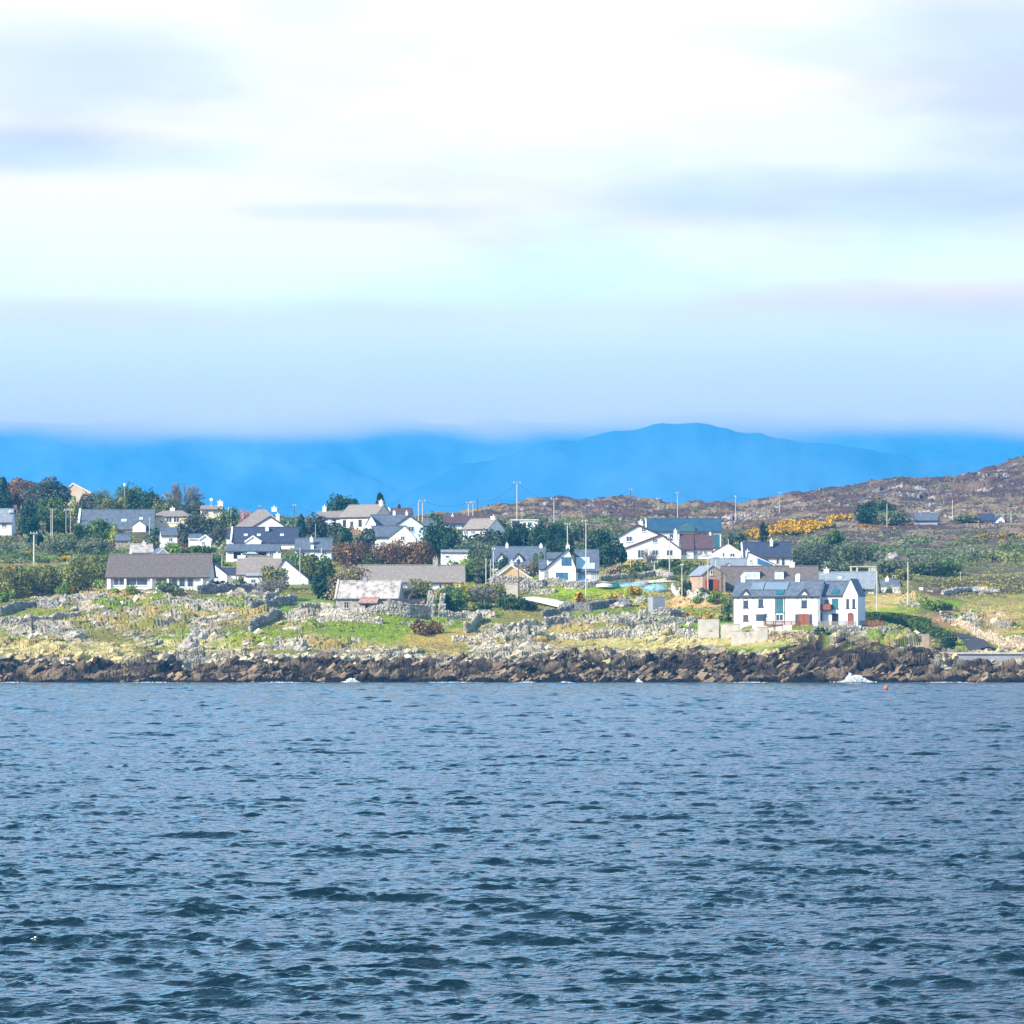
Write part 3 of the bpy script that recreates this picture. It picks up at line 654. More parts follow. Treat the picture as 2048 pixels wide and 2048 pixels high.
    def door(s, x, w_, h, face='F', at=0.0, m='redwood', frame='frame', z=0.0, label=None, arch=0):
        f = MB(); p = MB(); k = MB()
        def put(mb, a0, a1, d0, d1, z0, z1):
            if face == 'F': mb.box(a0, a1, at-d1, at-d0, z0, z1)
            elif face == 'R': mb.box(at+d0, at+d1, a0, a1, z0, z1)
            else: mb.box(at-d1, at-d0, a0, a1, z0, z1)
        put(f, x-w_/2-0.09, x-w_/2, 0.004, 0.10, z, z+h); put(f, x+w_/2, x+w_/2+0.09, 0.004, 0.10, z, z+h); put(f, x-w_/2-0.09, x+w_/2+0.09, 0.004, 0.10, z+h, z+h+0.09)
        put(p, x-w_/2, x+w_/2, 0.003, 0.06, z, z+h)
        if arch and face in 'F':
            pts = [(x-w_/2, z+h+0.09)]+[(x-w_/2*math.cos(a), z+h+0.09+arch*math.sin(a)) for a in np.linspace(0.2, math.pi-0.2, 7)]+[(x+w_/2, z+h+0.09)]
            p.prism(pts, 'y', at-0.07, at-0.004)
        d = p.build('door', M[m], s.root)
        f.build('frame', M[frame], d); put(k, x+w_/2-0.22, x+w_/2-0.12, 0.06, 0.12, z+1.0, z+1.12); k.build('handle', M['galv'], d)
        if label: d['label'] = label
        return d
    def chim(s, x, y, z0, z1, w_=0.8, d=0.6, m='white', pots=1, label=None, parent=None):
        c = MB().box(x-w_/2, x+w_/2, y-d/2, y+d/2, z0, z1).box(x-w_/2-0.08, x+w_/2+0.08, y-d/2-0.08, y+d/2+0.08, z1+0.002, z1+0.14)
        co = c.build('chimney', M[m], parent or s.lastroof)
        for i in range(pots):
            xx = x+(i-(pots-1)/2)*0.42; c2 = MB().tube((xx, y, z1+0.142), (xx, y, z1+0.55), 0.13, 0.10, 8)
            # the pot belongs to the stack: same mesh
            bm_add(co, c2)
        return co
    def skylight(s, x, y0, z0, w_, h, slope, m='paleglass', lift=0.2, t=0.06):
        """roof window on the front slope: y0,z0 = lower edge on the roof plane; slope = dz/dy"""
        n = Vector((0, -slope, 1)).normalized(); u = Vector((0, 1, slope)).normalized(); b = Vector((x, y0, z0))+n*lift
        vs = []
        for k in (0, t):
            for sx, q in ((-1, 0), (1, 0), (1, 1), (-1, 1)): vs.append(b+Vector((sx*w_/2, 0, 0))+u*(q*h)+n*k)
        return MB().add(vs, [(3,2,1,0),(4,5,6,7),(0,1,5,4),(1,2,6,5),(2,3,7,6),(3,0,4,7)]).build('skylight', M[m], s.lastroof)
def bm_add(o, mb):
    import bmesh
    bm = bmesh.new(); bm.from_mesh(o.data); vs = [bm.verts.new(v) for v in mb.v]
    for f in mb.f: bm.faces.new([vs[i] for i in f])
    bmesh.ops.recalc_face_normals(bm, faces=bm.faces); bm.to_mesh(o.data); bm.free()

def simple(name, label, x0, x1, ridge, eave, base, Y, depth=7.5, rz=0, wall='white', roof='slate', wins=(), chims=(), hip=0, group=None, cat='house', door=None, over=0.3, glass='glass', skys=(), barge=None, frame='frame'):
    """long-side-on house from its outline rows in the photograph"""
    s_ = F/Y; h = House(name, label, (x0+x1)/2, base, Y, rz, cat, group); W = (x1-x0)/s_/max(math.cos(R(rz)), 0.5)
    H, rise = (base-eave)/s_, (eave-ridge)/s_
    h.block(-W/2, W/2, -depth/2, depth/2, H, rise, 'x', wall, roof, hip=hip, over=over, barge=barge)
    for (px, w_, zs, hh, *rest) in wins:
        h.win((px-h.px)/s_/math.cos(R(rz)), zs, w_, hh, 'F', -depth/2, mull=rest[0] if rest else 1, glass=glass, frame=frame)
    for (px, top, w_, *rest) in chims: h.chim((px-h.px)/s_/math.cos(R(rz)), rest[0] if rest else 0, H+rise-0.8, (base-top)/s_, w_)
    for (px, f, w_) in skys:
        y = -depth/2*(1-f); h.skylight((px-h.px)/s_, y, H+rise*f, w_, 0.9, rise/(depth/2))
    if door: h.door((door[0]-h.px)/s_, door[1], 2.0, 'F', -depth/2, door[2])
    return h
def gabled(name, label, x0, x1, apex, apy, eave, base, Y, depth=9, rz=0, wall='white', roof='slate', wins=(), chims=(), group=None, cat='house', over=0.25, barge=None, frame='frame', glass='glass', door=None):
    """house with its gable towards the sea"""
    s_ = F/Y; c = math.cos(R(rz)); h = House(name, label, (x0+x1)/2, base, Y, rz, cat, group); W = (x1-x0)/s_/c
    H, rise = (base-eave)/s_, (eave-apy)/s_
    h.block(-W/2, W/2, -depth/2, depth/2, H, rise, 'y', wall, roof, skew=(apex-h.px)/s_/c, over=over, barge=barge)
    for (px, w_, zs, hh, *rest) in wins: h.win((px-h.px)/s_/c, zs, w_, hh, 'F', -depth/2, mull=rest[0] if rest else 1, frame=frame, glass=glass)
    for (px, top, w_, yy) in chims: h.chim((px-h.px)/s_/c, yy, H+rise-1.0, (base-top)/s_, w_)
    if door: h.door((door[0]-h.px)/s_/c, door[1], 2.0, 'F', -depth/2, door[2])
    return h
def v(h, px, Y=None): return (px-h.px)/h.s
# --- the white terrace on the shore, turned a little to the left, so its right-hand ends show in shade
def shore_house():
    h = House('seafront_house', 'large white two-storey house on the shore with slate roof, two front gables and solar panels', 1561, 1250, 768, -20)
    c = math.cos(R(20)); s_ = h.s; W = 17.2; D = 6.4; H = 5.6; RI = 2.75; x0 = -W/2; y0 = -D/2
    X = lambda px: (px-1556)/s_/c*1.0
    h.block(x0, W/2, y0, D/2, H, RI, 'x', 'white', 'slate', over=0.28)
    main = h.lastroof; sl = RI/(D/2)
    h.chim(-7.4, 0, H+RI-0.9, H+RI+1.0, 0.85, 0.7, 'white', 2); h.chim(3.5, 0, H+RI-0.9, H+RI+1.0, 0.85, 0.7, 'white', 2)
    # two gablets rising through the eaves
    for gx in (-6.0, 5.6):
        h.block(gx-1.35, gx+1.35, y0-0.05, 0.2, H-0.25, 1.35, 'y', 'white', 'slate', over=0.22, found=-(H-0.9), name='gablet', barge='fascia')
    h.lastroof = main
    for (xa, wdt) in ((-4.35, 2.5), (-0.6, 4.6)):
        h.skylight(xa+0.25, y0+1.1, H+1.1*sl, wdt, 2.2, sl, 'solar', 0.24, 0.08).name = 'solar_panel'
    # upper windows
    for (x, z, w_, hh, bars) in ((-6.0, 3.35, 0.95, 1.7, 0), (-3.0, 3.45, 0.95, 1.45, 0), (5.6, 3.35, 1.05, 2.0, 1)):
        h.win(x, z, w_, hh, 'F', y0, frame='darkframe', mull=0, bars=bars)
    # tall glazed strip that runs on into the roof
    h.win(0.75, 2.4, 1.35, 3.1, 'F', y0, frame='tealglass', glass='tealglass', mull=0)
    h.skylight(0.75, y0+0.05, H+0.05*sl, 1.5, 1.5, sl, 'tealglass', 0.22)
    # lower storey
    h.win(-6.0, 0.75, 1.0, 1.2, 'F', y0, frame='redwood', mull=1, bars=1)
    h.win(0.75, 0.75, 1.5, 1.3, 'F', y0, frame='frame', glass='glass', mull=1)
    bay = MB().prism([(-4.1, y0), (-1.9, y0), (-2.3, y0-0.75), (-3.7, y0-0.75)], 'z', -1.5, 0.7).build('bay_window', M['white'], h.root)
    g = MB().prism([(-4.06, y0+0.02), (-1.94, y0+0.02), (-2.33, y0-0.7), (-3.67, y0-0.7)], 'z', 0.705, 2.05).build('pane', M['glass'], bay)
    MB().prism([(-4.2, y0), (-1.8, y0), (-2.2, y0-0.85), (-3.8, y0-0.85)], 'z', 2.055, 2.25).build('roof', M['white'], bay)
    # arched french doors
    for k, xx in enumerate((5.0, 6.0)):
        h.door(xx, 0.8, 2.0, 'F', y0, 'redwood', 'redwood', arch=0.0)
    h.win(4.15, 0.15, 0.6, 1.9, 'F', y0, frame='redwood', mull=0); h.win(6.9, 0.15, 0.6, 1.9, 'F', y0, frame='redwood', mull=0)
    for i, px_ in enumerate((-8.5, -0.1, 1.75, 8.35)):
        MB().tube((px_, y0-0.08, 0), (px_, y0-0.08, H-0.1), 0.06).build('downpipe', M['fascia'], h.root)
    MB().box(-6.6, 0.3, y0-0.06, y0-0.005, 2.95, 3.03).build('string_course', M['greyconc'], h.root)
    # rear-right wing: set back, second front, glazed window through eaves, right gable block; bluish walls carry painted shade
    gx = W/2
    h.block(gx+0.02, gx+4.4, -1.3, 5.0, 5.7, 2.5, 'x', 'bluewhite', 'slate', over=0.2)
    r2 = h.lastroof; sl2 = 2.5/3.15
    h.win(gx+2.6, 3.1, 1.2, 1.9, 'F', -1.3, frame='tealglass', glass='tealglass', mull=0)
    h.skylight(gx+2.6, -1.25, 5.74, 1.4, 1.3, sl2, 'tealglass', 0.2)
    h.door(gx+2.6, 1.1, 2.1, 'F', -1.3, 'black', 'darkframe')
    h.win(gx+0.9, 3.1, 0.7, 1.7, 'F', -1.3, frame='darkframe', mull=0)
    h.block(gx+4.42, gx+7.3, -2.2, 3.2, 5.7, 2.9, 'y', 'bluewhite', 'slate', over=0.15)
    for xx in (gx+5.3, gx+6.5): h.win(xx, 3.2, 0.5, 1.7, 'F', -2.2, frame='darkframe', mull=0)
    h.door(gx+5.9, 0.9, 2.0, 'F', -2.2, 'redwood', 'darkframe', arch=0.25)
    # right end wall of the main block: windows and a small timber balcony
    h.win(-1.2, 3.1, 0.8, 1.7, 'R', gx, frame='darkframe', mull=0); h.win(-1.6, 0.7, 1.2, 1.6, 'R', gx, frame='darkframe', mull=1)
    b = MB().box(gx+0.01, gx+2.0, -2.4, -1.35, 2.75, 2.88)
    bal = b.build('balcony', M['darkframe'], h.root)
    rr = MB().box(gx+0.05, gx+2.0, -2.42, -2.36, 2.9, 3.9); rr.box(gx+1.94, gx+2.0, -2.36, -1.35, 2.9, 3.9); rr.build('railing', M['redwood'], bal)
    return h
SH = shore_house()
# --- the wide brown-roofed bungalow on the left
h = simple('bungalow', 'long low bungalow with wide brown tiled roof and glazed white front at left', 220, 424, 1110, 1151, 1180, 834, 8.6, -4, 'white', 'brown', over=0.55)
for x, w_, g, mu in ((-8.1, 2.3, 'glass', 1), (-4.4, 4.6, 'glass', 1), (0.9, 2.6, 'glass', 0)): h.win(x, 0.9, w_, 1.5, 'F', -4.3, glass=g, mull=mu)
for x in (3.5, 5.1, 6.8): h.win(x, 0.55, 1.35, 2.0, 'F', -4.3, glass='glass', mull=0)
h.door(2.6, 0.5, 2.0, 'F', -4.3, 'greyconc')
for x in (-10.0, -6.7, -1.3, 2.2, 9.3): MB().box(x-0.22, x+0.22, -4.85, -4.5, -0.6, 2.5).build('pillar', M['white'], h.root)
h.win(0.5, 0.9, 1.2, 1.3, 'R', 10.66, frame='darkframe')
# --- stone cottage
h = House('stone_cottage', 'old stone cottage with bleached pinkish slates and a rusty tin porch, nearest the shore walls', 742, 1224, 800, -9)
h.block(-6.5, 6.1, -3.0, 3.0, 2.75, 3.3, 'x', 'stone', 'stoneroof', over=0.2)
MB().prism([(-3.25, 2.5), (0, 6.2), (0, 6.55), (-3.4, 2.75)], 'x', -6.85, -6.45).build('verge', M['conc'], h.root)
MB().prism([(-3.25, 2.5), (0, 6.2), (0, 6.55), (-3.4, 2.75)], 'x', 6.05, 6.3).build('verge', M['greyconc'], h.root)
h.chim(-1.2, 0.1, 5.5, 6.9, 0.9, 0.7, 'greyconc', 0)
h.win(-4.4, 0.75, 1.0, 1.3, 'F', -3.0, frame='conc', glass='black', mull=1, bars=1)
h.block(-1.4, 2.1, -5.0, -2.98, 1.75, 0.9, 'x', 'stone', 'rust', over=0.25, skew=0.9)
h.door(0.25, 0.9, 1.5, 'F', -5.0, 'black', 'timber'); h.win(0.3, 1.0, 0.6, 1.6, 'R', 6.1, frame='conc', glass='black', mull=0)
h = House('tin_shed', 'low rusty red tin roof beside the stone cottage gable', 829, 1214, 802, -6, 'shed')
h.block(-2.0, 2.0, -1.5, 1.5, 0.75, 0.5, 'x', 'stone', 'rust', over=0.2); h.door(0, 0.7, 0.7, 'F', -1.5, 'black', 'timber')
# --- long grey roof house behind the cottage
h = simple('cottage', 'long cottage with a plain pale grey tiled roof behind the stone cottage', 716, 928, 1132, 1164, 1184, 838, 8.4, 2, 'bluewhite', 'tan', wins=[(900, 1.3, 0.5, 1.4), (880, 0.6, 0.6, 1.3, 0), (760, 1.2, 0.7, 1.2)], over=0.35)
h.chim((871-h.px)/h.s, 0, 4.6, 6.9, 1.1, 0.8, 'stone', 2)
# --- white house with big windows, centre
h = House('gable_house', 'white house with blue window frames and a tall sea-facing gable right of the lamp pole', 1122, 1166, 850, 0)
h.block(v(h,1092), v(h,1151), -5.5, 4, (1166-1136)/h.s, (1136-1098)/h.s, 'y', 'white', 'slate', skew=(1136-1121.5)/h.s, over=0.35, barge='fascia')
main = h.lastroof
h.win(v(h,1132), 3.6, 2.0, 1.75, 'F', -5.5, frame='darkframe', glass='blueglass', mull=1, surround=0); h.win(v(h,1123), 0.6, 2.5, 1.5, 'F', -5.5, frame='blueglass', glass='blueglass', mull=1, surround=0)
h.block(v(h,1078), v(h,1093)-0.01, -3.8, 2.5, 2.9, 1.9, 'x', 'white', 'slate', over=0.2)
h.block(v(h,1151)+0.02, v(h,1196), -4.6, 4.4, (1166-1141)/h.s, (1141-1101)/h.s, 'x', 'white', 'slate', over=0.4)
r_ = h.lastroof; sl = (40/h.s)/4.5
h.skylight(v(h,1165), -4.5, 2.75, 2.9, 3.6, sl, 'paleglass', 0.22); h.skylight(v(h,1184), -4.5, 2.75, 1.0, 1.8, sl, 'paleglass', 0.22)
h.win(v(h,1163), 0.6, 1.5, 1.5, 'F', -4.6, frame='blueglass', glass='blueglass', mull=0, surround=0)
for k in range(4): h.win(v(h,1183)+k*0.42, 0.5, 0.36, 1.9, 'F', -4.6, frame='frame', glass='glass', mull=0, surround=0)
MB().box(v(h,1088), v(h,1095.5), -5.6, -3.85, -1, 2.6).build('stone_cladding', M['stone'], h.root)
h.lastroof = main; h.chim(v(h,1136), 2.5, 6.6, 8.0, 0.8, 0.6)
h.block(v(h,1095), v(h,1128), 4.02, 10, 5.2, 1.2, 'x', 'white', 'slate', over=0.2)
# --- peach gable
h = gabled('peach_gable_cottage', 'low peach-coloured house end with a wide pale gable behind the dry stone wall', 982, 1060, 1018, 1131, 1158, 1166, 846, 6, 8, 'peach', 'tan', over=0.35, barge='palecream', wins=[(1043, 0.5, 0.5, 0.4, 0)])
h.chim(0.3, 0, 3.2, 4.4, 0.6)
# --- dormer house behind it
h = simple('dormer_cottage', 'dark slate cottage with two small white pointed dormers', 986, 1090, 1095, 1130, 1146, 893, 7, -3, 'white', 'slate', chims=[(1014, 1089, 0.6), (1082, 1091, 0.7)])
for px in (1004, 1038):
    q = v(h, px); h.block(q-0.95, q+0.95, -3.1, 0, 1.6, 1.1, 'y', 'white', 'slate', z=1.55, found=0, over=0.18, name='dormer', barge='fascia'); h.win(q, 2.15, 1.0, 0.9, 'F', -3.1, glass='glass', mull=1)
# --- the big white group
h = House('white_farmhouse', 'big white house with two stepped gables and a maroon tiled right wing', 1335, 1119, 930, 0)
h.block(v(h,1243), v(h,1360), -6, 3, (1119-1100)/h.s, (1100-1071)/h.s, 'y', 'white', 'maroon', skew=(1321-1301.5)/h.s, over=0.3, barge='maroon'); r0 = h.lastroof
h.block(v(h,1227), v(h,1344), 3.02, 10, (1119-1078)/h.s, (1078-1049)/h.s, 'y', 'white', 'maroon', skew=(1277-1285.5)/h.s, over=0.3, barge='fascia')
h.chim(v(h,1283), 6, 7.5, 9.0, 1.0)
h.block(v(h,1360)+0.02, v(h,1385), -5.0, 2.6, (1119-1099)/h.s, (1099-1070)/h.s, 'x', 'white', 'maroon', over=0.3)
h.chim(v(h,1350), -2.2, 3.5, 6.6, 0.75, 0.6)
h.block(v(h,1385)+0.03, v(h,1424), -4.3, 2.4, (1119-1097)/h.s, (1097-1070)/h.s, 'x', 'white', 'maroon', over=0.3); h.chim(v(h,1420), -1, 4.6, 5.9, 0.5)
for px, z, w_, hh in ((1308, 3.7, 1.1, 1.0), (1280, 0.2, 1.5, 1.9), (1309, 0.8, 1.3, 1.3), (1337, 0.7, 1.5, 1.4)): h.win(v(h,px), z, w_, hh, 'F', -6)
h.win(v(h,1366), 0.8, 1.3, 1.3, 'F', -5)
for px in (1389, 1400, 1409): h.win(v(h,px), 0.9, 0.8, 1.0, 'F', -4.3)
h.win(v(h,1259), 4.3, 1.4, 1.2, 'F', 3.02); h.win(v(h,1288), 6.5, 0.95, 1.2, 'F', 3.02)
h = House('blue_roofed_hall', 'long building with a teal-blue metal roof and a curved glazed dormer behind the white farmhouse', 1370, 1105, 975, 0, 'building')
h.block(v(h,1294), v(h,1440), -5, 5, (1105-1063)/h.s, (1063-1039)/h.s, 'x', 'bluewhite', 'teal', over=0.35)
q = v(h,1372); pts = [(q-2.1, 4.9)]+[(q+2.1*math.cos(a), 4.9+2.0*math.sin(a)) for a in np.linspace(math.pi, 0, 9)]
MB().prism(pts[1:], 'y', -5.5, -2).build('curved_dormer', M['slate'], h.root)
MB().prism([(q+1.75*math.cos(a), 4.95+1.65*math.sin(a)) for a in np.linspace(math.pi, 0, 9)], 'y', -5.58, -5.51).build('dormer_glazing', M['tealglass'], h.root)
h.win(v(h,1345), 3.2, 2.0, 1.2, 'F', -5); h.win(v(h,1430), 1.0, 1.6, 3.2, 'F', -5, frame='darkframe', glass='tealglass'); h.win(v(h,1400), 3.0, 3.0, 1.6, 'F', -5, frame='darkframe', glass='tealglass')
MB().prism([(-5.3, 4.9), (0, 8.1), (0, 8.35), (-5.3, 5.5)], 'x', v(h,1294)-0.45, v(h,1294)-0.2).build('verge', M['white'], h.root)
h = gabled('small_gable_house', 'small white gable house with maroon tiles between the white farmhouse and the navy roof', 1426, 1480, 1454, 1088, 1104, 1122, 900, 7, 0, 'white', 'maroon', wins=[(1445, 0.5, 0.8, 1.0, 0), (1463, 1.1, 0.8, 0.9)])
h = simple('navy_roof_house', 'long navy slate roof with one tall white chimney above the coast road', 1486, 1580, 1086, 1114, 1134, 890, 7.5, 0, 'white', 'navy', wins=[(1500, 1.0, 0.7, 1.1), (1530, 1.3, 0.7, 1.1), (1553, 0.7, 0.5, 1.4, 0), (1564, 0.8, 0.2, 1.8, 0)], chims=[(1542, 1081, 0.65, -1.5)])
MB().prism([(-3.9, 1.8), (0, 4.9), (0, 5.5), (-4.1, 2.3)], 'x', v(h,1486)-0.5, v(h,1486)-0.2).build('verge', M['white'], h.root)
h = gabled('blue_lean_shed', 'narrow white house end with a dark blue half gable and a square chimney', 1490, 1548, 1495, 1106, 1130, 1142, 862, 6, 0, 'white', 'navy', over=0.15, chims=[(1495, 1103, 0.8, 0)], wins=[(1500, 0.4, 1.7, 0.7, 0)])
MB().prism([(v(h,1513), 1.4), (v(h,1544), 0.75), (v(h,1544), 1.35), (v(h,1513), 2.75)], 'y', -3.06, -3.004).build('blue_cladding', M['blueglass'], h.root)
h = simple('workshop', 'low workshop with a pale blue-grey slated roof left of the dormer bungalow', 1421, 1492, 1119, 1141, 1150, 850, 7, 0, 'greyconc', 'lightslate', wins=[(1435, 0.6, 0.2, 0.5, 0)], cat='shed')
h.block(v(h,1440), v(h,1470), -4.4, 0, 1.3, 1.0, 'y', 'bluewhite', 'slate', over=0.2)
# brown dormer bungalow
h = simple('dormer_bungalow', 'brown tiled bungalow with two white box dormers directly behind the seafront house', 1444, 1634, 1134, 1176, 1192, 818, 8.6, -5, 'white', 'brown', chims=[(1584, 1126, 1.0)], over=0.4, wins=[(1456, 1.2, 0.5, 1.0, 0)])
for px, w_ in ((1504, 3.3), (1559, 1.8)):
    q = v(h, px); MB().box(q-w_/2, q+w_/2, -2.75, 0.3, 3.2, 4.95).build('dormer', M['white'], h.root)
    MB().box(q-w_/2-0.15, q+w_/2+0.15, -2.95, 0.4, 4.953, 5.1).build('dormer_roof', M['lightslate'], h.root)
    for k in range(2 if w_ > 2 else 1):
        xx = q+(k-0.5)*w_*0.45 if w_ > 2 else q; h.win(xx, 3.5, 1.0, 1.1, 'F', -2.75, glass='paleglass')
h.win(0, 0.9, 1.2, 1.2, 'R', 9.75)
# barn with red doors
h = gabled('barn', 'pinkish stone barn end with open red double doors', 1392, 1438, 1412, 1133, 1150, 1186, 812, 9, 14, 'redstone', 'lightslate', over=0.3, cat='barn', wins=[(1410, 0.5, 3.6, 0.9, 0)])
MB().box(v(h,1403.5), v(h,1413), -4.56, -4.505, 0.1, 2.7).build('doorway', M['black'], h.root)
d = MB().box(v(h,1396.5), v(h,1403), -4.62, -4.56, 0.1, 2.7).build('door', M['reddoor'], h.root); MB().box(v(h,1401.5), v(h,1402.2), -4.68, -4.62, 1.2, 1.4).build('handle', M['galv'], d)
d = MB().box(v(h,1413.5), v(h,1423), -4.62, -4.56, 0.1, 2.7).build('door', M['reddoor'], h.root); MB().box(v(h,1415), v(h,1415.7), -4.68, -4.62, 1.2, 1.4).build('handle', M['galv'], d)
# slate cottage right of the seafront house
h = simple('slate_cottage', 'long grey slate roofed cottage with a white right gable, behind the seafront house', 1640, 1752, 1146, 1177, 1190, 835, 8, -14, 'palecream', 'lightslate', chims=[(1654, 1139, 1.1)], skys=[(1682, 0.55, 0.9)], wins=[(1730, 1.2, 0.4, 0.8)], over=0.4)
h.win(0.5, 0.9, 1.0, 1.2, 'R', 6.03)
h = simple('low_slate_outbuilding', 'low dark slate roof running down behind the slate cottage gable', 1763, 1798, 1163, 1180, 1188, 850, 6, -22, 'white', 'slate', chims=[(1775, 1157, 0.8)], wins=[(1775, 0.6, 0.2, 0.5, 0)], cat='outbuilding')
# concrete sheds and hut
h = House('concrete_hut', 'square windowless grey concrete hut standing alone in the walled field', 1313, 1226, 790, 20, 'hut'); h.flat(-1.25, 1.25, -1.25, 1.25, 3.1, 'greyconc', roof='greyconc', over=0.03, t=0.1); h.door(0.2, 0.7, 1.8, 'R', 1.25, 'greyconc', 'greyconc')
h = House('boathouse', 'flat cream concrete store on the shore left of the seafront house', 1420, 1277, 766, -6, 'store'); h.flat(-2.2, 1.8, -1.8, 1.8, 3.6, 'conc', roof='conc', over=0.03, t=0.1)
h.win(0.1, 1.6, 0.45, 0.3, 'F', -1.8, frame='conc', glass='black', mull=0); h.door(0.2, 0.6, 1.7, 'R', 1.8, 'frame', 'conc')
# ---------------- village behind, left to right
h = simple('bungalow', 'pale grey roofed bungalow cut off by the left edge of the picture', -32, 27, 1019, 1045, 1060, 1015, 8, 0, 'white', 'lightslate', chims=[(22, 1024, 1.0, -2)], wins=[(12, 1.2, 0.6, 1.0)])
h = gabled('gable_house', 'peach gable house on the skyline among the trees at upper left', 130, 184, 149, 968, 986, 1012, 1180, 9, 0, 'mutedpeach', 'tan', over=0.3, barge='palecream', wins=[(150, 1.2, 1.4, 1.4)])
h = simple('bungalow', 'wide blue-grey slate roof bungalow below the left treetops with a white gable end', 164, 309, 1021, 1058, 1068, 1005, 9, 0, 'white', 'slate', skys=[(250, 0.35, 1.4), (284, 0.45, 0.9)], over=0.35, wins=[(205, 1.4, 0.2, 0.8), (240, 1.4, 0.2, 0.8)])
MB().prism([(-4.6, 1.2), (0, 5.6), (0, 6.4), (-4.9, 1.7)], 'x', v(h,164)-0.7, v(h,164)-0.22).build('verge', M['white'], h.root)
h.block(v(h,270), v(h,296), -6.4, -4.4, 1.9, 1.2, 'y', 'palecream', 'slate', over=0.2, name='porch')
h = simple('bungalow', 'cream bungalow with a hipped brown-grey roof and paired front windows', 310, 382, 1021, 1033, 1061, 1010, 8, -8, 'cream', 'tan', hip=2.2, over=0.5, wins=[(345, 1.5, 1.9, 1.5), (360, 1.5, 1.9, 1.5), (330, 0.7, 1.8, 0.6, 0)], chims=[(345, 1017, 1.2)])
h = simple('house', 'small white cottage end with a blue slate roof below the cream bungalow', 321, 353, 1057, 1072, 1092, 960, 5.5, 8, 'white', 'slate', over=0.15, wins=[(340, 0.9, 0.9, 1.0)])
h = House('white_cottage', 'little white cottage with one pointed gable under the dark blue-green trees', 401, 1096, 955, 0); h.block(v(h,379), v(h,404), -2.8, 2.8, 2.2, 0.9, 'x', 'white', 'slate', over=0.25, barge='frame'); h.block(v(h,401), v(h,424), -3.4, 2.8, 2.0, 1.0, 'y', 'white', 'slate', over=0.3, barge='frame')
h.win(v(h,409), 0.5, 0.7, 1.0, 'F', -3.4, mull=1)
h = simple('shed', 'small weathered grey shed with a dark roof among bushes below the wide slate bungalow', 232, 262, 1070, 1082, 1090, 955, 4, 0, 'timber', 'slate', cat='shed', over=0.15); h.door(-0.6, 0.8, 0.9, 'F', -2, 'timber', 'timber')
h = simple('cottage', 'cream house with a flat-pitched roof and round dish above the dark trees', 403, 446, 1013, 1020, 1036, 1080, 7, 0, 'cream', 'tan', over=0.3, chims=[(440, 1003, 1.6)], wins=[(415, 1.1, 0.9, 0.9), (432, 1.1, 0.9, 0.9)])
MB().tube((-0.2, -1.2, 2.9), (-0.2, -1.2, 5.2), 0.06).box(-0.6, 0.2, -1.3, -1.2, 4.6, 5.3).build('dish', M['frame'], h.root)
# two-roof house centre left
h = House('hipped_house', 'white house with a pale brown roof and broad white gable behind the navy roof', 520, 1062, 1000, 0)
h.block(v(h,470), v(h,572), 1.0, 9, 0.9, 4.7, 'x', 'white', 'tan', hip=5.5, over=0.4); rr_ = h.lastroof; h.chim(v(h,546), 5, 5.0, 6.0, 1.3)
h.block(v(h,508), v(h,574), -4, 4, 0.9, 2.6, 'y', 'white', 'tan', over=0.2, barge='fascia', skew=0.2); h.lastroof = rr_; h.chim(v(h,555), 1, 2.0, 4.1, 0.9)
h.win(v(h,540), -0.6, 1.2, 1.1, 'F', -4)
h = simple('bungalow', 'long navy slate roof bungalow with three skylights and a small white pointed porch', 468, 596, 1056, 1084, 1102, 945, 8, 0, 'white', 'navy', skys=[(493, 0.35, 0.9), (519, 0.35, 0.9), (565, 0.35, 0.9)], chims=[(535, 1056, 0.8, -1.4)], wins=[(548, 1.2, 0.6, 1.1)], over=0.4)
q = v(h, 509); h.block(q-1.8, q+1.8, -5.0, -3.9, 2.2, 1.2, 'y', 'white', 'navy', over=0.25, barge='frame', name='porch')
h.block(v(h,455), v(h,468)-0.02, -3.5, 3, 2.9, 1.4, 'x', 'white', 'navy', over=0.1); h.win(v(h,462), 0.8, 0.6, 1.0, 'F', -3.5)
MB().prism([(-4.2, 2.0), (0, 5.2), (0, 5.8), (-4.5, 2.4)], 'x', v(h,468)-0.6, v(h,468)-0.22).build('verge', M['white'], h.root)
h = simple('garage_block', 'low slate roofed garage row with a white end wall under the navy roof bungalow', 454, 560, 1091, 1103, 1118, 920, 6, 0, 'white', 'slate', cat='garage', over=0.3, wins=[(545, 1.0, 0.5, 0.9)])
for px in (478, 508, 526): h.door(v(h,px), 2.1, 1.6, 'F', -3.0, 'black', 'frame')
h = simple('bungalow', 'pale blue slate roof bungalow beside the russet bushes', 592, 664, 1078, 1100, 1113, 926, 7, 0, 'bluewhite', 'slate', chims=[(624, 1077, 0.7, -2.5)], wins=[(650, 1.0, 0.2, 0.9), (605, 1.0, 0.2, 0.9)], over=0.35)
MB().box(v(h,626)-0.35, v(h,626)+0.35, -3.6, -1.4, 0.5, 2.6).build('chimney_breast', M['white'], h.root)
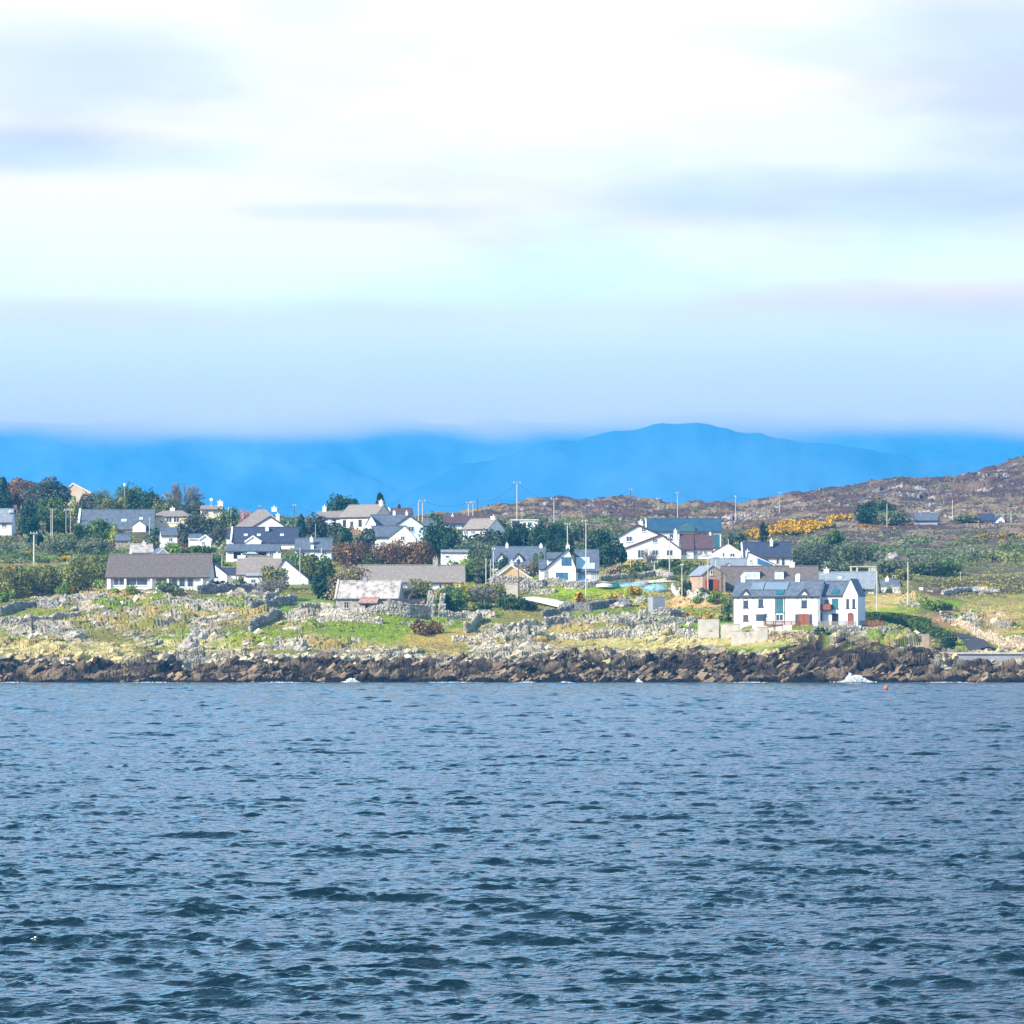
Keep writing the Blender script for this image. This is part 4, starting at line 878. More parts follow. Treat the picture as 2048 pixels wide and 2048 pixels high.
# left middle ground
h = simple('cottage', 'whitewashed cottage with a bleached roof half hidden behind the brown bungalow roof', 262, 304, 1090, 1106, 1118, 872, 5, 12, 'white', 'stoneroof', over=0.2, chims=[(288, 1086, 0.8)], wins=[(280, 0.8, 0.3, 0.8)])
h = gabled('outbuilding', 'small dark slate outbuilding with white bargeboards over the brown bungalow roof', 303, 336, 319, 1098, 1113, 1124, 868, 5, 20, 'white', 'slate', over=0.3, barge='frame', cat='outbuilding', wins=[(315, 0.5, 0.3, 0.5, 0)])
h = gabled('outbuilding', 'white gable of a small house touching the right end of the brown bungalow', 426, 458, 430, 1128, 1150, 1170, 872, 6, -6, 'white', 'navy', over=0.15, cat='outbuilding', wins=[(440, 0.5, 1.2, 0.7, 0)])
h.block(v(h,447), v(h,474), -1.5, 3, 2.3, 1.2, 'x', 'white', 'navy', over=0.15)
h = House('cottage', 'white cottage with grey slopes and a large plain gable facing right of the brown bungalow', 545, 1172, 865, 0)
h.block(v(h,476), v(h,562), -3, 4.2, 2.6, 3.7, 'x', 'white', 'tan', over=0.35); r0 = h.lastroof; h.chim(v(h,483), 0.5, 4.0, 6.5, 1.7, 0.8); h.chim(v(h,554), 0.5, 5.4, 6.9, 1.6, 0.8)
h.block(v(h,546), v(h,618), -4.2, 2.5, 1.6, 4.2, 'y', 'white', 'slate', skew=(571-582)/h.s, over=0.25, barge='fascia'); h.win(v(h,572), 1.0, 0.9, 1.1, 'F', -4.2)
h.block(v(h,495), v(h,535), -6.0, -3.02, 2.0, 0.4, 'x', 'white', 'greyconc', over=0.1); h.win(v(h,510), 0.5, 1.0, 0.9, 'F', -6.0)
# centre back
h = House('bungalow', 'cream cottage with brown-grey roof next to the round dark evergreen', 735, 1060, 1015, -32)
h.block(-5.6, 5.0, -4.2, 4.2, 3.3, 2.9, 'x', 'palecream', 'tan', over=0.35); h.chim(4.2, 0, 5.5, 7.2, 1.0)
for x in (-4.2, 0.6): h.win(x, 0.9, 1.0, 1.6, 'F', -4.2, frame='darkframe')
h.door(-1.9, 1.0, 2.1, 'F', -4.2, 'darkframe'); h.win(-0.5, 1.0, 1.0, 1.3, 'R', 5.0)
h = House('house', 'house with crossing grey slate roofs, a pale blue right gable and two white chimneys', 790, 1078, 992, 0)
h.block(v(h,742), v(h,818), -2.5, 5.5, 3.4, 2.5, 'x', 'bluewhite', 'slate', over=0.3); h.chim(v(h,788), 1.5, 5.4, 6.7, 0.7); h.chim(v(h,813), 1.5, 5.2, 6.6, 0.6)
h.block(v(h,793), v(h,847), -4.4, 4, 3.3, 2.4, 'y', 'bluewhite', 'slate', over=0.25, barge='fascia'); h.win(v(h,820), 1.6, 2.2, 1.4, 'F', -4.4, mull=2)
h.block(v(h,733), v(h,753), -4.6, 2, 3.6, 2.0, 'y', 'white', 'slate', over=0.2); h.win(v(h,740), 1.0, 0.7, 1.5, 'F', -4.6, mull=0)
h.block(v(h,847)+0.02, v(h,872), -1.0, 4.5, 3.2, 1.6, 'x', 'bluewhite', 'slate', over=0.2)
h = House('cottage', 'slate cottage with a cream gable immediately above the russet bushes', 785, 1084, 968, 0)
h.block(v(h,744), v(h,812), -2, 4.5, 1.3, 2.4, 'x', 'white', 'slate', over=0.3); h.block(v(h,778), v(h,832), -3.6, 3, 0.8, 3.0, 'y', 'palecream', 'slate', skew=0.6, over=0.25); h.win(v(h,806), 0.3, 1.0, 1.0, 'F', -3.6)
h = simple('house', 'dark brown roof just showing behind the crossing slate roofs', 783, 824, 1018, 1029, 1050, 1040, 7, 0, 'white', 'maroon', chims=[(777, 1018, 0.9)], wins=[(800, 1.2, 1.2, 1.2)])
h = simple('house', 'low pale roof and white chimney hidden behind the big dark round evergreen', 636, 700, 1024, 1036, 1055, 1060, 7, 0, 'white', 'tan', chims=[(649, 1014, 1.0)], wins=[(690, 1.2, 1.2, 1.2)])
h = simple('house', 'long pale house with a dark flat-looking roof on the skyline right of the twin poles', 889, 992, 1034, 1047, 1066, 1045, 8, 0, 'bluewhite', 'maroon', over=0.5, wins=[(906, 1.6, 1.0, 1.0), (930, 1.6, 1.0, 1.0), (960, 1.6, 1.0, 1.0)], chims=[(905, 1031, 0.7)])
h = House('cottage', 'tan roofed cottage with a small white gable above the olive mound', 968, 1076, 975, -38)
h.block(-4.0, 3.9, -3.2, 3.2, 2.2, 2.3, 'x', 'white', 'tan', over=0.3); h.chim(2.9, 0, 3.9, 5.1, 1.2); h.win(-3.0, 0.7, 1.0, 1.1, 'F', -3.4); h.win(-0.8, 0.8, 1.0, 1.1, 'F', -3.4)
h = House('hall', 'low white flat-topped building with a dark red side below the tall twin poles', 1049, 1056, 1060, 0, 'building'); h.flat(-3.6, 3.8, -3, 3, 1.9, 'white', roof='white', over=0.3, t=0.25); MB().box(-3.3, -1.4, -3.09, -3.005, 0.2, 1.7).build('door', M['maroon'], h.root); h.win(1.4, 0.6, 1.2, 0.9, 'F', -3)
h = simple('long_shed', 'long low white shed between the russet bushes and the olive mound', 882, 936, 1102, 1106, 1122, 885, 4, 0, 'white', 'lightslate', cat='shed', over=0.1, wins=[(895, 0.9, 0.6, 0.6, 0)])
# right-hand slope
h = gabled('hill_cottage', 'tiny far white gable with a dark roof high on the right heather slope', 1988, 2006, 1998, 1032, 1041, 1049, 1078, 7, 0, 'white', 'navy', over=0.4, wins=[(1997, 1.0, 0.2, 0.8)])
h.block(v(h,1957), v(h,1989), -1.5, 4, 1.1, 1.6, 'x', 'white', 'navy', over=0.3)
h = simple('hill_cottage', 'far low dark roof on the slope right of the evergreen clump', 1830, 1876, 1028, 1041, 1045, 1072, 6, -10, 'greyconc', 'slate', over=0.3, chims=[(1835, 1030, 0.5)])
h = House('roofless_outbuilding', 'open white flat-topped shelter above the slate cottage roof', 1727, 1147, 870, 0, 'shelter')
for px in (1701, 1713, 1738): MB().box(v(h,px)-0.2, v(h,px)+0.2, -1.5, -1.1, -1, 1.35).build('pillar', M['conc'], h.root)
MB().box(v(h,1700), v(h,1752), -1.6, 1.6, 1.36, 1.6).build('roof', M['conc'], h.root); MB().box(v(h,1741), v(h,1752), -1.5, 1.5, -1.5, 1.355).build('wall', M['conc'], h.root)
h = simple('byre', 'small whitewashed byre below the grey-green thicket', 1780, 1792, 1156, 1160, 1170, 868, 3, 0, 'white', 'lightslate', cat='byre', over=0.1, door=(1786, 0.5, 'black'))
# ------------------------------------------------------------------ plants
def leafcloud(P0, Nrm, size, r, aspect=1.0, rand=0.8):
    n = len(P0); nn = Nrm+r.normal(0, rand, (n, 3)); nn /= np.linalg.norm(nn, axis=1)[:, None]+1e-9
    a = np.cross(nn, r.normal(0, 1, (n, 3))); a /= np.linalg.norm(a, axis=1)[:, None]+1e-9
    b = np.cross(nn, a); s = size*(0.55+0.9*r.random(n))[:, None]
    a = a*s*0.5; b = b*s*0.5*aspect
    V = np.stack([P0-a-b*0.6, P0+a*0.7-b, P0+a+b*0.5, P0-a*0.6+b], 1).reshape(-1, 3)
    return V, np.arange(4*n).reshape(n, 4)
def crown_pts(rx, ry, h, base, nl, n, r, shape='round', wind=0.0):
    """points and outward normals on the skins of overlapping leafy lobes filling rx*ry*h above base"""
    L = []
    for k in range(nl):
        if shape == 'cone':
            t = r.random()**0.8; a = r.uniform(0, 6.28); q = (1-t)*0.75; c = np.array([math.cos(a)*q*rx, math.sin(a)*q*ry, base+h*(0.08+0.84*t)]); s = (0.42-0.22*t)
        elif shape == 'flat':
            a = r.uniform(0, 6.28); q = math.sqrt(r.random())*0.82; t = 0.25+0.55*r.random()*(1-q*q)+.12*r.random(); c = np.array([math.cos(a)*q*rx, math.sin(a)*q*ry, base+h*t]); s = 0.30
        elif shape == 'hedge':
            c = np.array([r.uniform(-0.92, 0.92)*rx, r.uniform(-.5, .5)*ry, base+h*r.uniform(0.3, 0.72)]); s = 0.30
        else:
            a = r.uniform(0, 6.28); q = math.sqrt(r.random())*0.82; t = r.uniform(0.14, 0.78)*(1-0.35*q*q); c = np.array([math.cos(a)*q*rx, math.sin(a)*q*ry, base+h*t]); s = r.uniform(0.28, 0.44)
        c[0] += wind*(c[2]-base)
        L.append((c, np.array([rx*s*r.uniform(0.8, 1.25), ry*s*r.uniform(0.8, 1.25), h*s*r.uniform(0.55, 0.85)] if shape != 'hedge' else [ry*0.8, ry*0.7, h*0.36])))
    per = n//nl; PP = []; NN = []; TT = []
    for c, s in L:
        d = r.normal(0, 1, (per, 3)); d /= np.linalg.norm(d, axis=1)[:, None]
        rad = (0.62+0.45*r.random(per)**0.5)[:, None]
        p = c+d*s*rad; PP.append(p); NN.append(d/s*s.mean()); TT.append(np.full(per, r.uniform(0.62, 1.35)))
    PP, NN, TT = np.vstack(PP), np.vstack(NN), np.concatenate(TT)
    k = PP[:, 2] > base-0.25
    return PP[k], NN[k], TT[k]
SPECIES = { # leaf material, shape, leaf size, crown starts at (fraction of height), word
 'dark': ('dark', 'round', 0.42, 0.08), 'conifer': ('dark', 'cone', 0.40, 0.05), 'flatpine': ('russet', 'flat', 0.45, 0.14), 'mid': ('mid', 'round', 0.40, 0.12),
 'bright': ('bright', 'round', 0.34, 0.0), 'yellow': ('yellow', 'round', 0.32, 0.0), 'olive': ('olive', 'round', 0.34, 0.0), 'russet': ('russet', 'round', 0.34, 0.0),
 'grey': ('grey', 'round', 0.34, 0.0), 'tan': ('tan', 'round', 0.32, 0.0), 'purple': ('purple', 'round', 0.36, 0.05), 'pink': ('pink', 'round', 0.30, 0.1), 'hedge': ('bright', 'hedge', 0.28, 0.0), 'darkhedge': ('dark', 'hedge', 0.3, 0.0)}
nplant = [0]
def plant(name, label, cat, px, top, base, hw, sp, Y=None, group=None, lm=None, dens=1.0, wind=0.06, depth=0.8, flowers=0.0, tint=None):
    nplant[0] += 1; r = np.random.default_rng(1000+nplant[0])
    p = site(px, base, Y); s_ = F/p.y; zt = EYE+(HOR-top)/F*p.y; h = max(zt-p.z, 0.8); rx = hw/s_
    if Y is None: h = max((base-top)/s_, 0.8)
    lmn, shape, ls, cb = SPECIES[sp]; lmn = lm or lmn
    ry = rx*depth if shape != 'hedge' else min(1.2, rx*0.5)
    root = empty(name, (p.x, p.y, p.z), label=label, cat=cat, group=group)
    vol = rx*h+rx*ry+ry*h
    n = int(min(9000, max(320, vol*44*dens))); nl = int(min(40, max(9, vol*0.5))) if shape != 'hedge' else max(6, int(rx/max(ry,0.3)*5))
    if shape == 'round': kx = 1/1.02
    else: kx = 1
    PP, NN, TT = crown_pts(rx*kx, ry, h*(1-cb), h*cb, nl, n, r, shape, wind)
    ls = ls*(0.8 if rx < 2 else 1.0)
    V, Fq = leafcloud(PP, NN, ls, r)
    t = np.repeat(TT*(0.75+0.5*r.random(len(TT))), 4)[:, None]*np.ones(3)
    cr = npmesh('crown' if cat == 'tree' else 'foliage', V, Fq, LM[lmn], root, attrs={'tint': t})
    # stems
    mb = MB(); tr = max(0.07, 0.045*h)
    if cat == 'tree':
        mb.tube((0, 0, -0.6), (wind*h*0.4, 0, h*0.5), tr*1.3, tr*0.7, 8)
        k0 = 5
    else: k0 = 6
    for k in range(k0):
        a = 6.28*k/k0+r.uniform(-.3, .3); zb = h*r.uniform(0.2, 0.4) if cat == 'tree' else -0.3
        q = 0.55; mb.tube((wind*zb, 0, zb), (math.cos(a)*rx*q+wind*h*.6, math.sin(a)*ry*q, h*(cb+(1-cb)*r.uniform(0.5, 0.75))), tr*0.5, tr*0.15, 5)
    mb.build('trunk' if cat == 'tree' else 'stem', M['bark'], root)
    if flowers:
        k = r.random(len(PP)) < flowers; k &= (PP[:, 2] > h*0.3)
        if k.sum() > 5:
            off = NN[k]/np.linalg.norm(NN[k], axis=1)[:, None]*0.18
            V, Fq = leafcloud(PP[k]+off+r.normal(0, .1, (k.sum(), 3)), NN[k], 0.36, r)
            npmesh('blossom', V, Fq, LM['gorse'], root, attrs={'tint': np.repeat(0.8+0.4*r.random(k.sum()), 4)[:, None]*np.ones(3)})
    return root
def bare(name, label, px, top, base, hw, Y=None, group=None, cat='tree', leaves=0):
    nplant[0] += 1; r = np.random.default_rng(1000+nplant[0])
    p = site(px, base, Y); s_ = F/p.y; zt = EYE+(HOR-top)/F*p.y; h = max(zt-p.z, 1.0); rx = hw/s_
    root = empty(name, (p.x, p.y, p.z), label=label, cat=cat, group=group)
    mb = MB(); tips = []
    nst = 8 if cat == 'tree' else 11
    for k in range(nst):
        a = 6.28*k/nst+r.uniform(-.4, .4); t0 = Vector((0.2*math.cos(a), 0.2*math.sin(a), -0.4)); q = r.uniform(.1, .42)
        t1 = Vector((math.cos(a)*rx*q, math.sin(a)*rx*q, h*r.uniform(.4, .55))); mb.tube(t0, t1, 0.04+0.012*h, 0.02+0.006*h, 5)
        for j in range(6):
            a2 = a+r.uniform(-1.0, 1.0); q2 = r.uniform(.45, .95); t2 = Vector((math.cos(a2)*rx*q2, math.sin(a2)*rx*q2*.8, h*(0.98-0.45*q2*q2)*r.uniform(.8, 1.0)))
            f0 = t0.lerp(t1, r.uniform(.5, 1)); mb.tube(f0, t2, 0.02+0.003*h, 0.015, 4); tips.append((f0, t2))
    mb.build('trunk' if cat == 'tree' else 'stem', M['twig'], root)
    n = int(min(9000, 240*rx*h)); PT = []; DR = []
    for k in range(n):
        f0, t2 = tips[r.integers(len(tips))]; q = f0.lerp(t2, r.uniform(.25, 1)); PT.append(q); DR.append((t2-f0).normalized()+Vector(r.normal(0, .45, 3))+Vector((0.15, 0, .3)))
    PT = np.array(PT); DR = np.array(DR); DR /= np.linalg.norm(DR, axis=1)[:, None]; ln = (0.25+0.1*rx)*(0.5+r.random(n))[:, None]
    sd = np.cross(DR, r.normal(0, 1, (n, 3))); sd /= np.linalg.norm(sd, axis=1)[:, None]; sd *= 0.022
    V = np.stack([PT-sd, PT+sd, PT+DR*ln+sd*.3, PT+DR*ln-sd*.3], 1).reshape(-1, 3)
    npmesh('twigs', V, np.arange(4*n).reshape(n, 4), M['twig'], root)
    if leaves:
        k = r.random(n) < leaves; V, Fq = leafcloud(PT[k], DR[k], 0.3, r); npmesh('foliage', V, Fq, LM['olive'], root, attrs={'tint': np.ones((len(V), 3))})
    return root
T, S = 'tree', 'shrub'
PL = [ # name, label, category, px, top, base, half width, species, distance or None, extras
 ('evergreen_tree','dark blue-green evergreen cut by the left edge of the picture',T,2,958,1024,28,'conifer',1080,{}),
 ('flat_topped_tree','russet flat-topped tree on the upper left skyline, further left of two',T,36,955,1015,46,'flatpine',1150,{}),
 ('flat_topped_tree','dark brown flat-topped tree on the upper left skyline next to the peach gable',T,92,954,1018,48,'flatpine',1140,{'lm':'purple'}),
 ('evergreen_tree','dense dark evergreen beside the pale grey bungalow at the left edge',T,58,1000,1062,24,'dark',1000,{}),
 ('tree','mid green tree between the russet flat tops and the peach gable',T,104,990,1040,30,'mid',1060,{}),
 ('shrub','yellow-green shrub directly under the peach gable',S,146,990,1012,15,'yellow',1100,{}),
 ('evergreen_tree','small dark tree standing at the right foot of the peach gable',T,168,980,1022,15,'purple',1090,{}),
 ('tree','brownish budding tree on the skyline right of the peach gable',T,205,972,1024,30,'tan',1140,{'lm':'grey'}),
 ('tree','rounded green tree on the skyline behind the wide slate bungalow',T,258,966,1024,30,'mid',1150,{}),
 ('tree','lower leafy tree behind the middle of the wide slate bungalow',T,228,988,1028,26,'olive',1080,{}),
 ('tree','dark green tree above the right end of the wide slate bungalow',T,298,974,1030,24,'dark',1100,{}),
 ('tree','olive tree behind the cream hipped bungalow',T,332,984,1030,30,'olive',1090,{}),
 ('evergreen_tree','large blue-dark tree mass right of the cream hipped bungalow',T,398,1018,1092,36,'purple',985,{'dens':1.3}),
 ('evergreen_tree','dark tree in front of the large blue-dark mass, above the white cottage',T,368,1044,1090,22,'purple',972,{}),
 ('evergreen_tree','dark tree against the white end of the navy roof bungalow',T,438,1042,1100,22,'purple',965,{}),
 ('tree','fresh green tree left of the pink blossom',T,458,1008,1060,22,'bright',1040,{'lm':'mid'}),
 ('blossom_tree','small pink blossoming tree behind the pale brown hipped roof',T,484,1018,1048,14,'pink',1060,{}),
 ('shrub','teal-green rounded shrub in front of the wide slate bungalow',S,200,1036,1074,28,'mid',985,{'lm':'mid'}),
 ('shrub','brighter green shrub below the teal-green one by the wide slate bungalow',S,206,1054,1082,19,'bright',975,{'lm':'mid'}),
 ('shrub','lime yellow upright shrub before the wide slate bungalow',S,229,1046,1074,11,'yellow',970,{}),
 ('shrub','pale leafy shrub at the white gable end of the wide slate bungalow',S,160,1045,1078,18,'grey',985,{'lm':'mid'}),
 ('shrub','grey-green mound on the slope left of the weathered grey shed',S,128,1072,1110,36,'grey',945,{}),
 ('shrub','low purple-grey thicket right of the grey-green mound on the left slope',S,195,1082,1112,40,'purple',935,{'lm':'grey'}),
 ('evergreen_tree','dark round shrub by the pale grey bungalow near the left edge',S,68,1062,1076,18,'dark',960,{}),
 ('shrub','thick olive hedge shrub at the left edge behind the rocks',S,15,1126,1196,44,'olive',None,{}),
 ('shrub','olive shrub second from the left edge in the thick hedge',S,82,1122,1190,44,'olive',None,{}),
 ('shrub','windswept dark olive shrub in the hedge between the pale thick pole and the brown bungalow',S,140,1116,1186,40,'olive',None,{}),
 ('shrub','olive shrub touching the left end of the brown bungalow',S,192,1112,1180,34,'olive',848,{}),
 ('shrub','bright green sloping bush in front of the olive hedge',S,122,1158,1192,18,'bright',None,{}),
 ('shrub','bright green bush at the left corner of the brown bungalow',S,199,1156,1186,15,'bright',None,{}),
 ('shrub','bright green bush low at the left edge above the rocks',S,12,1176,1206,24,'bright',None,{}),
 ('gorse_bush','small yellow-flowered bush below the olive hedge',S,139,1174,1190,11,'olive',None,{'flowers':.35}),
 ('shrub','yellow-green mound in front of the glazed bungalow windows',S,262,1168,1190,17,'yellow',None,{'lm':'bright'}),
 ('shrub','small yellow-green bush in the centre of the bungalow front',S,322,1160,1182,13,'bright',None,{}),
 ('shrub','low grey-green mound right of centre under the bungalow windows',S,340,1168,1190,27,'grey',None,{}),
 ('shrub','low yellow-green clump at the left foot of the bungalow',S,228,1176,1190,16,'yellow',None,{'lm':'bright'}),
 ('shrub','dusky shrub at the dark right gable of the brown bungalow',S,421,1158,1184,13,'purple',None,{'lm':'russet'}),
 ('shrub','dark green shrub right of the white house end by the bungalow',S,478,1150,1180,20,'olive',None,{}),
 ('shrub','dark low shrub in front of the white house end by the bungalow',S,446,1160,1182,20,'dark',None,{'lm':'mid'}),
 ('tree','leafy olive-green tree in front of the plain white gable',T,545,1124,1176,30,'olive',848,{'lm':'olive'}),
 ('shrub','green hillock shrub left of the white garage chimney pole',S,425,1110,1130,26,'bright',905,{'lm':'mid'}),
 ('shrub','green shrub under the slate garage row, centre left',S,600,1100,1140,34,'mid',900,{'lm':'mid'}),
 ('russet_bush','big russet-brown bush right of the pale blue slate roof',S,706,1080,1136,46,'russet',None,{'dens':1.2}),
 ('russet_bush','russet-brown bush in the middle of the brown thicket above the long grey roof',S,780,1076,1136,40,'russet',None,{'dens':1.2}),
 ('russet_bush','darker russet bush at the right end of the brown thicket above the long grey roof',S,842,1072,1136,36,'russet',None,{'dens':1.2}),
 ('shrub','windswept tan-grey thicket left of the long grey roof',S,690,1120,1192,44,'tan',822,{'dens':1.1,'wind':0.2}),
 ('shrub','dark hollow shrub left of the stone cottage gable',S,655,1140,1200,36,'dark',None,{}),
 ('shrub','green shrub behind the windswept tan thicket',S,648,1112,1164,22,'mid',None,{}),
 ('shrub','small dark thicket under the pale blue slate roof bungalow',S,615,1102,1156,24,'purple',868,{'lm':'olive'}),
 ('shrub','bright green bush over the left end of the long grey roof',S,746,1106,1138,20,'bright',None,{'lm':'mid'}),
 ('evergreen_tree','large solitary dark round evergreen on the central skyline',T,684,985,1040,34,'dark',1090,{'dens':1.5}),
 ('pine_tree','feathery dark pine on the skyline behind the cream cottage chimney',T,757,988,1040,21,'conifer',1100,{}),
 ('pine_tree','tiny dark pine top right of the feathery pine',T,796,1007,1045,11,'conifer',1110,{}),
 ('evergreen_tree','dark pointed tree left in the grove between navy roof and cream cottage',T,600,1030,1082,17,'conifer',985,{}),
 ('evergreen_tree','tallest dark tree in the grove between navy roof and cream cottage',T,634,1022,1084,26,'dark',990,{'lm':'purple'}),
 ('evergreen_tree','dark tree at the right of the grove, left of the cream cottage',T,668,1040,1086,24,'dark',975,{'lm':'purple'}),
 ('evergreen_tree','dark round tree under the cream cottage windows',T,692,1054,1088,20,'dark',965,{}),
 ('shrub','pale yellowish bush above the pale blue slate roof',S,626,1060,1082,19,'yellow',955,{'lm':'grey'}),
 ('shrub','pale willow bush between two dark trees left of the cream cottage',S,669,1050,1088,12,'yellow',955,{'lm':'grey'}),
 ('shrub','blue-dark hedge between the cream cottage and the crossing slate roofs',S,728,1056,1088,22,'dark',962,{'lm':'purple'}),
 ('evergreen_tree','broad dark teal tree right of the crossing slate roofs',T,876,1042,1108,38,'dark',935,{'dens':1.2}),
 ('shrub','light green bush on the skyline beside the twin poles',S,866,1018,1044,17,'bright',1060,{'lm':'mid'}),
 ('shrub','light green shrub left of the long pale skyline house',S,884,1026,1050,12,'bright',1050,{'lm':'mid'}),
 ('shrub','wide smooth olive mound above the long low white shed',S,945,1075,1126,46,'olive',912,{'lm':'grey','dens':1.3}),
 ('shrub','olive scrub on the right shoulder of the olive mound',S,968,1100,1130,24,'grey',900,{}),
 ('conifer_tree','dark conifer at the left end of the long conifer belt',T,1002,1056,1102,32,'dark',952,{}),
 ('conifer_tree','dark conifer in the middle of the long conifer belt',T,1046,1044,1100,36,'dark',955,{'dens':1.2}),
 ('conifer_tree','dark conifer in the right half of the long conifer belt',T,1092,1040,1100,34,'dark',950,{'dens':1.2}),
 ('conifer_tree','conifer closing the right end of the long conifer belt',T,1126,1044,1102,20,'mid',945,{'lm':'dark'}),
 ('tree','softer green tree behind the right end of the conifer belt',T,1148,1038,1076,26,'mid',1010,{'lm':'grey'}),
 ('conifer_tree','tall dark conifer directly left of the white farmhouse gables',T,1196,1055,1140,32,'dark',905,{'dens':1.3}),
 ('conifer_tree','lower dark conifer spreading right under the white farmhouse gable',T,1226,1074,1142,24,'dark',898,{'dens':1.2}),
 ('conifer_tree','dark conifer behind the tall one left of the white farmhouse',T,1168,1084,1140,20,'dark',915,{}),
 ('willow_bush','pale yellow-green willow bush right of the blue-framed gable house',S,1226,1126,1164,24,'yellow',868,{'lm':'tan'}),
 ('willow_bush','pale willow bush further right, below the dark hedge',S,1262,1132,1166,24,'yellow',866,{'lm':'olive'}),
 ('hedge','dark clipped hedge under the white farmhouse windows',S,1330,1119,1136,78,'darkhedge',905,{'depth':1}),
 ('shrub','dark green bush below the clipped hedge, left of the leaning poles',S,1300,1130,1152,34,'dark',892,{'lm':'mid'}),
 ('shrub','dark green bush in the hollow left of the barn',S,1362,1128,1158,34,'dark',884,{'lm':'mid'}),
 ('shrub','grey-green bush left of the barn gable',S,1390,1130,1160,20,'grey',870,{}),
 ('shrub','dark ivy bush by the stone pillar left of the barn',S,1371,1156,1196,12,'dark',None,{}),
 ('shrub','round green bush behind the seafront house, at its left',S,1432,1180,1210,17,'mid',None,{'lm':'bright'}),
 ('shrub','taller green bush against the left corner of the seafront house',S,1455,1188,1226,15,'bright',None,{'lm':'mid'}),
 ('shrub','green bush low beside the seafront house corner',S,1452,1212,1244,15,'mid',None,{}),
 ('shrub','green bush at the foot of the barn doors',S,1404,1178,1196,16,'mid',None,{}),
 ('shrub','small yellow-green bush below the barn',S,1392,1192,1208,13,'yellow',None,{'lm':'bright'}),
 ('shrub','thick green bushes over the right end of the long grey roof',S,925,1112,1166,32,'mid',862,{'lm':'bright'}),
 ('shrub','yellow-topped bush between the white shed and the leaning pale poles',S,948,1116,1160,26,'olive',865,{'lm':'olive'}),
 ('shrub','dark shrub between the long grey roof and the peach gable',S,962,1130,1172,24,'dark',858,{'lm':'purple'}),
 ('shrub','tan budding thicket right of the peach gable',S,1054,1120,1164,22,'tan',868,{'lm':'tan'}),
 ('shrub','blue-green shrub below the dark dormer cottage',S,1006,1110,1144,18,'mid',878,{'lm':'dark'}),
 ('shrub','green shrub at the right end of the dark dormer cottage',S,1076,1100,1138,15,'mid',880,{'lm':'mid'}),
 ('shrub','olive thicket right of the stone cottage gable',S,838,1154,1212,32,'olive',None,{'lm':'olive'}),
 ('shrub','broad dark green bush behind the ruined pillars',S,905,1170,1224,38,'mid',None,{'dens':1.1}),
 ('shrub','yellow flowering bush above the broad dark green bush',S,918,1160,1206,38,'yellow',822,{'lm':'yellow','flowers':.12}),
 ('shrub','olive-yellow bush below the leaning pale poles',S,985,1160,1206,30,'yellow',None,{'lm':'olive'}),
 ('shrub','dark green scrub bank left of the gravel track',S,1022,1188,1222,34,'dark',None,{'lm':'mid'}),
 ('shrub','low dark scrub right under the lamp pole',S,1060,1196,1220,26,'purple',None,{}),
 ('shrub','dark weedy bush by the right wall of the ruined pillars',S,965,1205,1232,22,'dark',None,{'lm':'mid'}),
 ('gorse_bush','large brown gorse bush with yellow top in the green shore field',S,852,1236,1270,34,'russet',None,{'flowers':.10}),
 ('gorse_bush','brown bush with bright yellow flowers left of the tall pale pole',S,1156,1178,1206,17,'russet',None,{'flowers':.4}),
 ('gorse_bush','brightest yellow gorse below the teal tarpaulin',S,1264,1172,1192,20,'olive',None,{'flowers':.7}),
 ('gorse_bush','low yellow gorse between the two brightest clumps',S,1230,1188,1204,20,'yellow',None,{'flowers':.5}),
 ('gorse_bush','orange-tinted gorse above the cream concrete store',S,1402,1226,1248,26,'tan',None,{'flowers':.25}),
 ('gorse_bush','small gorse near the corner of the cream concrete store',S,1372,1222,1240,12,'tan',None,{'flowers':.3}),
 ('evergreen_tree','large dark conifer clump alone on the right heather slope',T,1752,998,1044,38,'dark',1078,{'dens':1.4}),
 ('tree','paler green rounded tree before the conifer clump on the right slope',T,1782,1018,1048,36,'mid',1070,{'lm':'grey'}),
 ('tree','grey-green bare-looking tree above the dormer bungalow',T,1640,1082,1142,40,'grey',905,{'lm':'purple','dens':.8}),
 ('tree','broad grey-green tree behind the slate cottage',T,1690,1076,1144,38,'grey',900,{'dens':.9}),
 ('tree','yellowish green tree top above the grey-green thicket',T,1664,1058,1100,22,'mid',950,{'lm':'mid'}),
 ('shrub','small bright round shrub at the right end of the navy roof',S,1590,1092,1122,10,'bright',900,{'lm':'mid'}),
 ('shrub','green low scrub between the dormer bungalow and the white shelter',S,1672,1118,1150,28,'mid',872,{'lm':'grey'}),
 ('shrub','green scrub to the right of the white shelter',S,1775,1118,1158,30,'mid',885,{'lm':'grey'}),
 ('tree','wide soft grey-green tree on the right slope behind the pole',T,1838,1106,1164,44,'grey',890,{'dens':1.0}),
 ('tree','darker grey-green tree joined to the right of the wide soft one',T,1890,1116,1166,36,'grey',895,{'lm':'mid'}),
 ('shrub','grey-green thicket low on the right slope above the small byre',S,1800,1136,1174,34,'grey',868,{'lm':'olive'}),
 ('shrub','green scrub left of the far white hill cottage',S,1932,1026,1050,28,'mid',1074,{'lm':'grey'}),
 ('shrub','small green tuft near the right edge above yellow gorse',S,2020,1066,1086,16,'mid',1020,{'lm':'grey'}),
 ('gorse_bush','bright yellow gorse at the right edge of the picture',S,2040,1080,1098,17,'olive',1010,{'flowers':.6}),
 ('gorse_bush','yellow gorse on the slope left of the one at the right edge',S,2006,1080,1096,11,'olive',1015,{'flowers':.5}),
 ('gorse_bush','small gorse in the middle of the right slope below the far cottages',S,1962,1076,1090,9,'olive',1020,{'flowers':.5}),
